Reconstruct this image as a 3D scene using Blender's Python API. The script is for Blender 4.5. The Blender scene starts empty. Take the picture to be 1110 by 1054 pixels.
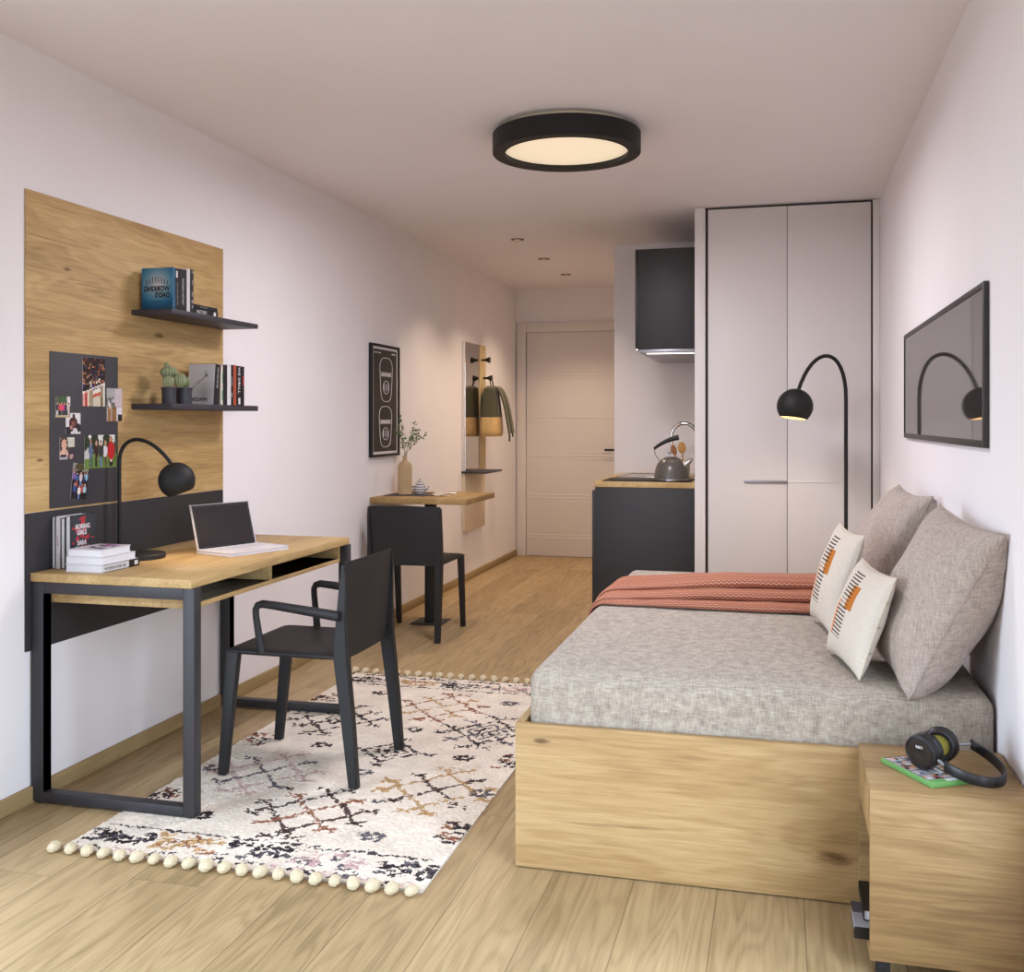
import bpy, bmesh, math, random
import numpy as np
from mathutils import Vector, Matrix, Euler

random.seed(7)
rng = np.random.default_rng(11)
SC = bpy.context.scene
COL = SC.collection
PI = math.pi

# ---------------------------------------------------------------- colour / material helpers
def lin(c):
    if isinstance(c, str):
        c = c.lstrip('#')
        c = [int(c[i:i + 2], 16) / 255 for i in (0, 2, 4)]
    return tuple((v / 12.92 if v <= 0.04045 else ((v + 0.055) / 1.055) ** 2.4) for v in c)

def rgba(c):
    return lin(c) + (1.0,)

class NT:
    def __init__(self, name):
        self.m = bpy.data.materials.new(name)
        self.m.use_nodes = True
        self.t = self.m.node_tree
        self.b = next(n for n in self.t.nodes if n.type == 'BSDF_PRINCIPLED')
    def n(self, kind, **kw):
        nd = self.t.nodes.new(kind)
        for k, v in kw.items():
            setattr(nd, k, v)
        return nd
    def link(self, a, b):
        self.t.links.new(a, b)
    def put(self, sock, v):
        if isinstance(v, bpy.types.NodeSocket):
            self.link(v, sock)
        else:
            sock.default_value = v
    def math(self, op, a, b=0.0, c=None, clamp=False):
        nd = self.n('ShaderNodeMath', operation=op, use_clamp=clamp)
        self.put(nd.inputs[0], a); self.put(nd.inputs[1], b)
        if c is not None:
            self.put(nd.inputs[2], c)
        return nd.outputs[0]
    def mapping(self, vec, scale=(1, 1, 1), loc=(0, 0, 0), rot=(0, 0, 0)):
        nd = self.n('ShaderNodeMapping')
        self.link(vec, nd.inputs[0])
        nd.inputs['Scale'].default_value = scale
        nd.inputs['Location'].default_value = loc
        nd.inputs['Rotation'].default_value = rot
        return nd.outputs[0]
    def noise(self, vec, scale=1.0, detail=3.0, rough=0.55, dist=0.0, w=None):
        nd = self.n('ShaderNodeTexNoise')
        if w is not None:
            nd.noise_dimensions = '4D'
            self.put(nd.inputs['W'], w)
        self.link(vec, nd.inputs['Vector'])
        nd.inputs['Scale'].default_value = scale
        nd.inputs['Detail'].default_value = detail
        nd.inputs['Roughness'].default_value = rough
        nd.inputs['Distortion'].default_value = dist
        return nd.outputs['Fac']
    def ramp(self, fac, stops):
        nd = self.n('ShaderNodeValToRGB')
        self.link(fac, nd.inputs[0])
        el = nd.color_ramp.elements
        while len(el) < len(stops):
            el.new(0.5)
        for e, (p, c) in zip(el, stops):
            e.position = p
            e.color = rgba(c) if not (isinstance(c, tuple) and len(c) == 4) else c
        return nd.outputs[0]
    def mix(self, fac, a, b, mode='MIX'):
        nd = self.n('ShaderNodeMix', data_type='RGBA', blend_type=mode)
        self.put(nd.inputs[0], fac)
        self.put(nd.inputs[6], a); self.put(nd.inputs[7], b)
        return nd.outputs[2]
    def bump(self, h, strength=0.2, dist=0.001):
        nd = self.n('ShaderNodeBump')
        nd.inputs['Strength'].default_value = strength
        nd.inputs['Distance'].default_value = dist
        self.link(h, nd.inputs['Height'])
        self.link(nd.outputs[0], self.b.inputs['Normal'])
    def obj(self):
        return self.n('ShaderNodeTexCoord').outputs['Object']
    def uv(self):
        return self.n('ShaderNodeTexCoord').outputs['UV']

def plain(name, col, rough=0.5, metal=0.0, var=0.06, scale=30.0, spec=0.5, bump=0.0, emit=None, estr=0.0, trans=0.0):
    t = NT(name)
    c = lin(col)
    n = t.noise(t.obj(), scale, 3)
    lo = tuple(v * (1 - var) for v in c) + (1,); hi = tuple(min(1, v * (1 + var)) for v in c) + (1,)
    t.link(t.ramp(n, [(0.3, lo), (0.7, hi)]), t.b.inputs['Base Color'])
    t.b.inputs['Roughness'].default_value = rough
    t.b.inputs['Metallic'].default_value = metal
    t.b.inputs['Specular IOR Level'].default_value = spec
    if trans:
        t.b.inputs['Transmission Weight'].default_value = trans
    if bump:
        t.bump(n, bump, 0.002)
    if emit:
        t.b.inputs['Emission Color'].default_value = rgba(emit)
        t.b.inputs['Emission Strength'].default_value = estr
    return t.m

def oak(name, axis='Y', seed=0.0, tones=('#8e7650', '#af9468', '#c2a97c'), cracks=0.5, rough=0.55, knots=()):
    t = NT(name)
    i = 'XYZ'.index(axis)
    def sc(g, c):
        s = [c, c, c]; s[i] = g
        return tuple(s)
    o = t.obj()
    L = (seed * 3.1, seed * 1.7, seed * 2.3)
    f1 = t.noise(t.mapping(o, sc(0.75, 7.5), L), 1.0, 4, 0.55, 0.35)
    f3 = t.noise(t.mapping(o, sc(0.5, 3.0), tuple(v + 5 for v in L)), 1.0, 2, 0.5)
    f2 = t.noise(t.mapping(o, sc(6.0, 170.0), L), 1.0, 3, 0.6)
    rings = t.math('MULTIPLY_ADD', t.math('SINE', t.math('MULTIPLY', f1, 70.0)), 0.5, 0.5)
    a = t.math('MULTIPLY_ADD', rings, 0.07, t.math('MULTIPLY', f1, 0.62))
    a = t.math('ADD', a, t.math('MULTIPLY', f2, 0.36))
    a = t.math('ADD', a, t.math('MULTIPLY', f3, 0.20))
    col = t.ramp(a, [(0.46, tones[0]), (0.64, tones[1]), (0.80, tones[2])])
    f4 = t.noise(t.mapping(o, sc(1.5, 42.0), tuple(v + 9 for v in L)), 1.0, 5, 0.65, 0.6)
    ck = t.ramp(f4, [(0.62, (0, 0, 0, 1)), (0.74, (1, 1, 1, 1))])
    col = t.mix(t.math('MULTIPLY', ck, cracks), col, rgba('#6b4a2a'))
    for (kx_, ky_, kz_, size) in knots:      # grain eyes: dark stretched ovals with a ragged rim
        m = t.mapping(o, tuple(1.0 for _ in 'xyz'), (-kx_, -ky_, -kz_))
        s_ = [1 / size] * 3; s_[i] = 1 / (size * 2.6)
        m = t.mapping(m, tuple(s_))
        ln_ = t.n('ShaderNodeVectorMath', operation='LENGTH'); t.link(m, ln_.inputs[0])
        d = t.math('ADD', ln_.outputs['Value'], t.math('MULTIPLY', t.math('SUBTRACT', t.noise(t.mapping(o, sc(9, 60), L), 1.0, 4, 0.65), 0.5), 2.6))
        col = t.mix(t.ramp(d, [(0.18, (.85, .85, .85, 1)), (0.95, (0, 0, 0, 1))]), col, rgba('#5a3c20'))
    t.link(col, t.b.inputs['Base Color'])
    t.b.inputs['Roughness'].default_value = rough
    t.b.inputs['Specular IOR Level'].default_value = 0.35
    t.bump(f2, 0.12, 0.001)
    return t.m

def floor_mat():
    t = NT('oak_plank_floor')
    o = t.obj()
    sep = t.n('ShaderNodeSeparateXYZ'); t.link(o, sep.inputs[0])
    W = 0.2215
    px = t.math('DIVIDE', t.math('ADD', sep.outputs[0], 10.128), W)
    idx = t.math('FLOOR', px)
    wn = t.n('ShaderNodeTexWhiteNoise', noise_dimensions='1D'); t.link(idx, wn.inputs['W'])
    off = wn.outputs['Value']
    py = t.math('ADD', t.math('DIVIDE', t.math('ADD', sep.outputs[1], 20.0), 2.0), t.math('MULTIPLY', off, 7.3))
    idy = t.math('FLOOR', py)
    wn2 = t.n('ShaderNodeTexWhiteNoise', noise_dimensions='2D')
    cmb = t.n('ShaderNodeCombineXYZ'); t.link(idx, cmb.inputs[0]); t.link(idy, cmb.inputs[1])
    t.link(cmb.outputs[0], wn2.inputs['Vector'])
    rnd = wn2.outputs['Value']
    w = t.math('MULTIPLY', rnd, 37.0)
    f1 = t.noise(t.mapping(o, (5.5, 0.55, 1)), 1.0, 3, 0.5, 0.3, w)
    f2 = t.noise(t.mapping(o, (170, 5, 1)), 1.0, 3, 0.6, 0.0, w)
    f3 = t.noise(t.mapping(o, (40, 2.5, 1)), 1.0, 4, 0.6, 0.4, w)
    rings = t.math('POWER', t.math('MULTIPLY_ADD', t.math('SINE', t.math('MULTIPLY', f1, 120.0)), 0.5, 0.5), 2.0)
    a = t.math('MULTIPLY_ADD', f1, 0.25, t.math('MULTIPLY', f2, 0.35))
    a = t.math('ADD', a, t.math('MULTIPLY', rnd, 0.14))
    a = t.math('ADD', a, t.math('MULTIPLY', f3, 0.22))
    a = t.math('SUBTRACT', a, t.math('MULTIPLY', rings, 0.10))
    col = t.ramp(a, [(0.26, '#84704b'), (0.40, '#9f8660'), (0.52, '#ae956d'), (0.66, '#bba37c')])
    fx = t.math('FRACT', px); fy = t.math('FRACT', py)
    gx = t.math('LESS_THAN', t.math('MINIMUM', fx, t.math('SUBTRACT', 1.0, fx)), 0.0055)
    gy = t.math('LESS_THAN', t.math('MINIMUM', fy, t.math('SUBTRACT', 1.0, fy)), 0.0005)
    g = t.math('MAXIMUM', gx, gy)
    col = t.mix(t.math('MULTIPLY', g, 0.65), col, rgba('#4a3722'))
    t.link(col, t.b.inputs['Base Color'])
    t.b.inputs['Roughness'].default_value = 0.5
    t.b.inputs['Specular IOR Level'].default_value = 0.35
    t.bump(t.math('SUBTRACT', f2, t.math('MULTIPLY', g, 2.0)), 0.12, 0.001)
    return t.m

def linen(name, dark, light, sc=1.0, bump=0.5, rough=0.95):
    t = NT(name)
    o = t.obj()
    a = t.noise(t.mapping(o, (520 * sc, 45 * sc, 45 * sc)), 1.0, 3, 0.6)
    b = t.noise(t.mapping(o, (45 * sc, 520 * sc, 45 * sc)), 1.0, 3, 0.6)
    c = t.noise(t.mapping(o, (45 * sc, 45 * sc, 520 * sc)), 1.0, 3, 0.6)
    s = t.math('ADD', t.math('ADD', a, b), c)
    g = t.noise(o, 7.0, 3)
    s = t.math('ADD', t.math('DIVIDE', s, 3.0), t.math('MULTIPLY', t.math('SUBTRACT', g, 0.5), 0.035))
    t.link(t.ramp(s, [(0.40, dark), (0.60, light)]), t.b.inputs['Base Color'])
    t.b.inputs['Roughness'].default_value = rough
    t.b.inputs['Specular IOR Level'].default_value = 0.15
    t.b.inputs['Sheen Weight'].default_value = 0.15
    t.bump(s, bump, 0.003)
    return t.m

def vcol(name, rough=0.6, bump=0.0, spec=0.4):
    t = NT(name)
    a = t.n('ShaderNodeAttribute', attribute_name='Col')
    n = t.noise(t.obj(), 500.0, 2)
    t.link(t.mix(0.18, a.outputs['Color'], t.mix(1.0, a.outputs['Color'], t.ramp(n, [(0.3, (0.5, 0.5, 0.5, 1)), (0.7, (1.4, 1.4, 1.4, 1))]), 'MULTIPLY')), t.b.inputs['Base Color'])
    t.b.inputs['Roughness'].default_value = rough
    t.b.inputs['Specular IOR Level'].default_value = spec
    if bump:
        t.bump(n, bump, 0.004)
    return t.m

# ---------------------------------------------------------------- mesh builder
class B:
    def __init__(self):
        self.bm = bmesh.new()
        self.uvl = None
    def _mv(self, vs, M):
        if M is not None:
            for v in vs:
                v.co = M @ v.co
    def box(self, x0, x1, y0, y1, z0, z1, bev=0.0, seg=2, M=None):
        r = bmesh.ops.create_cube(self.bm, size=1.0)
        vs = r['verts']
        for v in vs:
            v.co = Vector((x0 + (v.co.x + .5) * (x1 - x0), y0 + (v.co.y + .5) * (y1 - y0), z0 + (v.co.z + .5) * (z1 - z0)))
        self._mv(vs, M)
        if bev > 0:
            es = list({e for v in vs for e in v.link_edges})
            bmesh.ops.bevel(self.bm, geom=es, offset=bev, segments=seg, profile=0.5, affect='EDGES')
        return self
    def prism(self, p0, p1, s0, s1, bev=0.0, xdir=(1, 0, 0)):
        """tapered bar from p0 to p1 with horizontal sections s=(wx,wy)"""
        vs = []
        for p, s in ((p0, s0), (p1, s1)):
            for dx, dy in ((-1, -1), (1, -1), (1, 1), (-1, 1)):
                vs.append(self.bm.verts.new((p[0] + dx * s[0] / 2, p[1] + dy * s[1] / 2, p[2])))
        f = [(3, 2, 1, 0), (4, 5, 6, 7), (0, 1, 5, 4), (1, 2, 6, 5), (2, 3, 7, 6), (3, 0, 4, 7)]
        for q in f:
            self.bm.faces.new([vs[i] for i in q])
        if bev > 0:
            es = list({e for v in vs for e in v.link_edges})
            bmesh.ops.bevel(self.bm, geom=es, offset=bev, segments=2, profile=0.5, affect='EDGES')
        return self
    def cyl(self, p0, p1, r0, r1=None, seg=28):
        p0 = Vector(p0); p1 = Vector(p1)
        r1 = r0 if r1 is None else r1
        d = p1 - p0
        q = d.to_track_quat('Z', 'Y').to_matrix().to_4x4()
        M = Matrix.Translation((p0 + p1) / 2) @ q
        bmesh.ops.create_cone(self.bm, cap_ends=True, cap_tris=False, segments=seg, radius1=r0, radius2=r1, depth=d.length, matrix=M)
        return self
    def ball(self, c, r, sc=(1, 1, 1), u=24, v=16, M=None):
        R = Matrix.Translation(c) @ (M or Matrix.Identity(4)) @ Matrix.Diagonal((sc[0], sc[1], sc[2], 1))
        bmesh.ops.create_uvsphere(self.bm, u_segments=u, v_segments=v, radius=r, matrix=R)
        return self
    def tube(self, pts, r, seg=12, flat=1.0, up=(0, 0, 1), closed=False):
        pts = [Vector(p) for p in pts]
        n = len(pts)
        rs = r if isinstance(r, (list, tuple)) else [r] * n
        rings = []
        upv = Vector(up)
        for i, p in enumerate(pts):
            if closed:
                t = pts[(i + 1) % n] - pts[i - 1]
            else:
                t = pts[min(i + 1, n - 1)] - pts[max(i - 1, 0)]
            t.normalize()
            s = t.cross(upv)
            if s.length < 1e-4:
                s = t.cross(Vector((0, 1, 0)))
                if s.length < 1e-4:
                    s = t.cross(Vector((1, 0, 0)))
            s.normalize()
            w = s.cross(t).normalized()
            rings.append([self.bm.verts.new(p + s * math.cos(2 * PI * k / seg) * rs[i] + w * math.sin(2 * PI * k / seg) * rs[i] * flat) for k in range(seg)])
        m = n if closed else n - 1
        for i in range(m):
            a, b = rings[i], rings[(i + 1) % n]
            for k in range(seg):
                self.bm.faces.new((a[k], a[(k + 1) % seg], b[(k + 1) % seg], b[k]))
        if not closed:
            self.bm.faces.new(rings[0][::-1]); self.bm.faces.new(rings[-1])
        return self
    def lathe(self, prof, c=(0, 0, 0), seg=40, M=None):
        """prof: (r,z) list; ends with r=0 close on the axis"""
        c = Vector(c)
        rings = []
        for r, z in prof:
            if r < 1e-6:
                rings.append([self.bm.verts.new((0, 0, z))])
            else:
                rings.append([self.bm.verts.new((r * math.cos(2 * PI * k / seg), r * math.sin(2 * PI * k / seg), z)) for k in range(seg)])
        for a, b in zip(rings, rings[1:]):
            if len(a) == 1 and len(b) == 1:
                continue
            for k in range(seg):
                k2 = (k + 1) % seg
                if len(a) == 1:
                    self.bm.faces.new((a[0], b[k2], b[k]))
                elif len(b) == 1:
                    self.bm.faces.new((a[k], a[k2], b[0]))
                else:
                    self.bm.faces.new((a[k], a[k2], b[k2], b[k]))
        R = Matrix.Translation(c) @ (M or Matrix.Identity(4))
        for ring in rings:
            for v in ring:
                v.co = R @ v.co
        return self
    def quad(self, pts):
        self.bm.faces.new([self.bm.verts.new(p) for p in pts])
        return self
    def extrude(self, pts, d):
        """closed polygon pts extruded by vector d"""
        d = Vector(d)
        a = [self.bm.verts.new(p) for p in pts]
        b = [self.bm.verts.new(Vector(p) + d) for p in pts]
        self.bm.faces.new(a[::-1]); self.bm.faces.new(b)
        n = len(pts)
        for i in range(n):
            j = (i + 1) % n
            self.bm.faces.new((a[i], a[j], b[j], b[i]))
        return self
    def sheet(self, fn, nu, nv, uv=False, closed=False):
        vs = [[self.bm.verts.new(fn(i / nu, j / nv)) for i in range(nu + 1)] for j in range(nv + 1)]
        if uv and self.uvl is None:
            self.uvl = self.bm.loops.layers.uv.new('UVMap')
        for j in range(nv):
            for i in range(nu):
                f = self.bm.faces.new((vs[j][i], vs[j][i + 1], vs[j + 1][i + 1], vs[j + 1][i]))
                if uv:
                    for lp, (a, b) in zip(f.loops, ((i, j), (i + 1, j), (i + 1, j + 1), (i, j + 1))):
                        lp[self.uvl].uv = (a / nu, b / nv)
        return self

def finish(name, b, mat, inv, smooth, angle=38):
    me = bpy.data.meshes.new(name)
    bm = b.bm
    bmesh.ops.remove_doubles(bm, verts=bm.verts, dist=1e-6)
    bmesh.ops.recalc_face_normals(bm, faces=bm.faces)
    if inv is not None:
        bm.transform(inv)
    bm.to_mesh(me); bm.free()
    if smooth:
        me.shade_smooth()
        me.set_sharp_from_angle(angle=math.radians(angle))
    me.materials.append(mat)
    o = bpy.data.objects.new(name, me)
    COL.objects.link(o)
    return o

def thing(name, label, cat, loc, rotz=0.0, group=None):
    e = bpy.data.objects.new(name, None)
    e.empty_display_size = 0.05
    COL.objects.link(e)
    e.location = loc; e.rotation_euler = (0, 0, rotz)
    e['label'] = label; e['category'] = cat; e['kind'] = 'thing'
    if group:
        e['group'] = group
    e['_m'] = [v for row in (Matrix.Translation(loc) @ Matrix.Rotation(rotz, 4, 'Z')).inverted() for v in row]
    return e

def minv(e):
    m = e['_m']
    return Matrix([m[i * 4:i * 4 + 4] for i in range(4)])

def part(name, b, mat, parent, label=None, smooth=True, local=False, angle=38):
    top = parent
    while top.parent is not None:
        top = top.parent
    o = finish(name, b, mat, None if local else minv(top), smooth, angle)
    o.parent = parent
    if label:
        o['label'] = label
    return o

def single(name, b, mat, label, cat, loc, group=None, smooth=True, angle=38):
    inv = Matrix.Translation(loc).inverted()
    o = finish(name, b, mat, inv, smooth, angle)
    o.location = loc
    o['label'] = label; o['category'] = cat; o['kind'] = 'thing'
    o['_m'] = [v for row in inv for v in row]
    if group:
        o['group'] = group
    return o

def struct(name, b, mat, parent=None, label=None, smooth=True):
    if parent is not None:
        o = finish(name, b, mat, None, smooth); o.parent = parent
    else:
        o = finish(name, b, mat, None, smooth)
        o['_m'] = [v for row in Matrix.Identity(4) for v in row]
    o['kind'] = 'structure'
    if label:
        o['label'] = label
    return o

def text_bm(body, size, origin, right, up, depth=0.0004, align='LEFT', sx=1.0, spacing=1.0, bold=0.0):
    cu = bpy.data.curves.new('lettering', 'FONT')
    cu.body = body; cu.size = size; cu.extrude = depth; cu.align_x = align; cu.space_character = spacing
    cu.resolution_u = 3; cu.offset = bold
    ob = bpy.data.objects.new('lettering', cu)
    COL.objects.link(ob)
    dg = bpy.context.evaluated_depsgraph_get()
    dg.update()
    me = bpy.data.meshes.new_from_object(ob.evaluated_get(dg))
    bpy.data.objects.remove(ob); bpy.data.curves.remove(cu)
    r = Vector(right).normalized() * sx; u = Vector(up).normalized()
    n = Vector(right).normalized().cross(u)
    M = Matrix(((r.x, u.x, n.x, origin[0]), (r.y, u.y, n.y, origin[1]), (r.z, u.z, n.z, origin[2]), (0, 0, 0, 1)))
    b = B()
    b.bm.from_mesh(me)
    bpy.data.meshes.remove(me)
    b.bm.transform(M)
    return b

def painted(b, origin, uv, vv, arr, back=0.0006):
    """flat printed sheet: arr[v][u] sRGB 0..1, returns colours to be set after finishing"""
    nv, nu = arr.shape[:2]
    o = Vector(origin); uv = Vector(uv); vv = Vector(vv)
    n = uv.cross(vv).normalized()
    vs = [[b.bm.verts.new(o + uv * (i / nu) + vv * (j / nv)) for i in range(nu + 1)] for j in range(nv + 1)]
    cl = b.bm.loops.layers.float_color.new('Col')
    L = np.where(arr <= 0.04045, arr / 12.92, ((arr + 0.055) / 1.055) ** 2.4)
    for j in range(nv):
        for i in range(nu):
            f = b.bm.faces.new((vs[j][i], vs[j][i + 1], vs[j + 1][i + 1], vs[j + 1][i]))
            c = (float(L[j, i, 0]), float(L[j, i, 1]), float(L[j, i, 2]), 1.0)
            for lp in f.loops:
                lp[cl] = c
    cs = [vs[0][0], vs[0][nu], vs[nv][nu], vs[nv][0]]
    bk = [b.bm.verts.new(v.co - n * back) for v in cs]
    fs = [b.bm.faces.new(bk[::-1])]
    for lp in fs[0].loops:
        lp[cl] = (0.8, 0.8, 0.8, 1)
    # rim
    rows = [[vs[0][i] for i in range(nu + 1)], [vs[j][nu] for j in range(nv + 1)], [vs[nv][nu - i] for i in range(nu + 1)], [vs[nv - j][0] for j in range(nv + 1)]]
    for k, row in enumerate(rows):
        f = b.bm.faces.new(row[::-1] + [bk[k], bk[(k + 1) % 4]])
        for lp in f.loops:
            lp[cl] = (0.8, 0.8, 0.8, 1)
    return b

# ---------------------------------------------------------------- materials
M_wall = plain('white_wall_paint', '#eae6e7', 0.9, var=0.012, scale=3, spec=0.2)
M_ceil = plain('white_ceiling_paint', '#e9e5e6', 0.95, var=0.012, scale=3, spec=0.2)
M_floor = floor_mat()
M_base = oak('oak_baseboard', 'Y', 4, ('#8e7751', '#9f885f', '#ab946a'), 0.15)
M_oakp = oak('oak_wall_panel', 'Y', 1, ('#9b7d50', '#bc9b68', '#cfb17e'), 0.6, knots=((.006, .14, 1.09, .014), (.006, .50, .83, .010), (.006, -.40, 1.27, .010), (.006, -.53, .62, .008)))
M_oakd = oak('oak_desk', 'Y', 2.2, ('#997b50', '#b69765', '#c8ac7a'), 0.25)
M_oakb = oak('oak_bed_front', 'X', 3.7, ('#8b6d44', '#a9895b', '#bea072'), 0.55, knots=((.233, -1.043, .115, .020), (-.55, -1.043, .36, .010)))
M_oakby = oak('oak_bed_side', 'Y', 3.1, ('#8a7047', '#a68c5c', '#b9a073'), 0.4)
M_oakn = oak('oak_nightstand', 'X', 5.3, ('#775c3a', '#93764d', '#a98c63'), 0.45)
M_oakt = oak('oak_small_table', 'Y', 6.1, ('#937347', '#ac8b58', '#bf9e6c'), 0.3)
M_oakk = oak('oak_worktop', 'Y', 7.7, ('#b0915f', '#c6a873', '#d5bc8b'), 0.15)
M_oakz = oak('oak_upright', 'Z', 8.3, ('#b59c6e', '#ccb486', '#dac69b'), 0.15)
M_char = plain('charcoal_powder_coat', '#2b292b', 0.55, var=0.04, spec=0.4)
M_frame = plain('charcoal_desk_steel', '#312f32', 0.5, var=0.04, spec=0.45)
M_chair = plain('charcoal_chair_plastic', '#1f1e1f', 0.55, var=0.04, spec=0.45, scale=80, bump=0.03)
M_black = plain('satin_black', '#141314', 0.45, var=0.05)
M_blackm = plain('matt_black', '#191818', 0.6, var=0.05, spec=0.4)
M_panel = plain('anthracite_laminate', '#2f2c2e', 0.6, var=0.04, spec=0.35)
M_shelf = plain('anthracite_shelf', '#37333a', 0.55, var=0.04, spec=0.4)
M_kit = plain('anthracite_kitchen_front', '#2c2a2b', 0.5, var=0.03, spec=0.5)
M_lac = plain('white_lacquer', '#dcd7d4', 0.45, var=0.01, scale=2, spec=0.35)
M_lacs = plain('white_side_board', '#e2dedb', 0.5, var=0.01, scale=2, spec=0.35)
M_gap = plain('dark_gap_profile', '#4a4341', 0.6, var=0.03)
M_doorw = plain('white_door', '#ddd7d2', 0.5, var=0.012, scale=2, spec=0.35)
M_steel = plain('brushed_steel', '#b9b6b2', 0.25, 1.0, var=0.05)
M_chrome = plain('chrome', '#cfcdca', 0.1, 1.0, var=0.02)
M_greym = plain('handle_alu', '#9a979b', 0.35, 0.6, var=0.03)
M_mirror = plain('mirror_silver', '#cfc9c6', 0.02, 1.0, var=0.0)
M_tvglass = plain('dark_tinted_glass', '#3c3636', 0.03, 0.0, var=0.01, spec=0.75)
M_tvframe = plain('dark_grey_tv_frame', '#2d2a2b', 0.45, var=0.03)
M_paper = plain('book_paper', '#dcdbde', 0.85, var=0.05, scale=200)
M_white = plain('white_card', '#e0dfe2', 0.6, var=0.02)
M_whitebk = plain('white_book_cover', '#d5d2d3', 0.5, var=0.03)
M_cream = plain('cream_book_cover', '#cfc5b4', 0.6, var=0.04)
M_navy = plain('charcoal_book_cover', '#2a3138', 0.5, var=0.05)
M_bkblack = plain('black_book_cover', '#0c0b0c', 0.5, var=0.05)
M_orange = plain('orange_book_cover', '#a8472a', 0.55, var=0.05)
M_blue = plain('blue_book_cover', '#0f5d86', 0.5, var=0.05)
M_red = plain('red_print', '#b02c36', 0.6, var=0.15, scale=120)
M_pink = plain('pink_print', '#c25a86', 0.6, var=0.05)
M_purple = plain('purple_print', '#77247e', 0.6, var=0.1)
M_green = plain('green_case', '#649a54', 0.4, var=0.04)
M_teal = plain('teal_print', '#3d8f70', 0.6, var=0.05)
M_ink = plain('black_ink', '#18181a', 0.6, var=0.02)
M_inkw = plain('white_ink', '#d8d6d6', 0.6, var=0.02)
M_inkg = plain('grey_ink', '#8b8a8a', 0.6, var=0.02)
M_pot = plain('dark_ceramic_pot', '#35333b', 0.5, var=0.05)
M_soil = plain('potting_soil', '#4c4436', 0.95, var=0.3, scale=300)
M_olive = plain('olive_cushion_mesh', '#8f8535', 0.9, var=0.12, scale=400, bump=0.2)
M_leather = plain('tan_leather', '#cfab70', 0.55, var=0.1, scale=60)
M_canvas = linen('olive_canvas', '#4c4a38', '#5d5b47', 1.5, 0.3)
M_strap = plain('navy_webbing', '#2d2a3a', 0.8, var=0.1, scale=300)
M_vase = plain('beige_ceramic_vase', '#b59a72', 0.65, var=0.06)
M_twig = plain('twig_bark', '#8b8468', 0.8, var=0.15)
M_leaf = plain('green_leaf', '#66774a', 0.6, var=0.25, scale=60)
M_linen = linen('greige_bed_linen', '#897e71', '#bbaf9f', 0.85, 0.6)
M_pillow = linen('greige_pillow_linen', '#978a80', '#beb0a5', 0.8, 0.55)
M_napkin = linen('cream_napkin', '#c9bda6', '#d8cdb8', 1.2, 0.3)
M_vcol = vcol('printed_picture', 0.4)
M_print = vcol('printed_cover', 0.45)
M_rug = vcol('woven_rug_pile', 0.95, 0.35, 0.1)
M_cushion = vcol('cotton_cushion', 0.95, 0.12, 0.1)
M_pom = plain('cream_wool', '#cfc1a2', 0.95, var=0.12, scale=250, bump=0.5, spec=0.1)
M_cactus = plain('cactus_skin', '#8b9470', 0.7, var=0.15, scale=90)
M_spine = plain('cactus_spines', '#c3c4a4', 0.8, var=0.15, scale=200)
M_wood2 = plain('spoon_wood', '#c28f4c', 0.6, var=0.15, scale=60)
M_wood3 = plain('dark_spoon_wood', '#9c6234', 0.6, var=0.15, scale=60)
M_kettle = plain('grey_enamel', '#5b554f', 0.3, 0.0, var=0.03, spec=0.6)
M_glassb = plain('black_hob_glass', '#0a0a0b', 0.45, var=0.0, spec=0.15)
M_lapt = plain('laptop_aluminium', '#d9d5d8', 0.4, 0.0, var=0.02)
M_screen = plain('laptop_screen_glass', '#282223', 0.25, var=0.02, spec=0.4)
M_keys = plain('laptop_key', '#cdc9cd', 0.5, var=0.02)
M_warm = plain('lit_warm_diffuser', '#efe2c8', 0.6, emit='#ffedcb', estr=0.50, var=0.0)
M_bulb = plain('lit_bulb', '#fff0d8', 0.6, emit='#ffdca8', estr=6.0, var=0.0)
M_lowb = plain('pale_beige_board', '#d9c8ad', 0.6, var=0.03)
M_dim = plain('lit_downlight_face', '#c9b79a', 0.6, emit='#ffdca8', estr=0.35, var=0.0)
M_shadein = plain('white_shade_lining', '#f1e6cf', 0.6, var=0.01)
M_strip = plain('lit_light_strip', '#ffffff', 0.6, emit='#fff4e6', estr=3.0, var=0.0)
M_mag = plain('dark_slate_board', '#38363b', 0.6, var=0.08, scale=5)
M_dmat = plain('dark_table_mat', '#4b4644', 0.7, var=0.1, scale=60)

def stripe_ceramic():
    t = NT('striped_ceramic')
    sep = t.n('ShaderNodeSeparateXYZ'); t.link(t.obj(), sep.inputs[0])
    s = t.math('FRACT', t.math('MULTIPLY', sep.outputs[2], 68.0))
    k = t.math('LESS_THAN', s, 0.42)
    t.link(t.mix(k, rgba('#d6d0d0'), rgba('#5a545c')), t.b.inputs['Base Color'])
    t.b.inputs['Roughness'].default_value = 0.25
    return t.m
M_ceram = stripe_ceramic()

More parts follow.
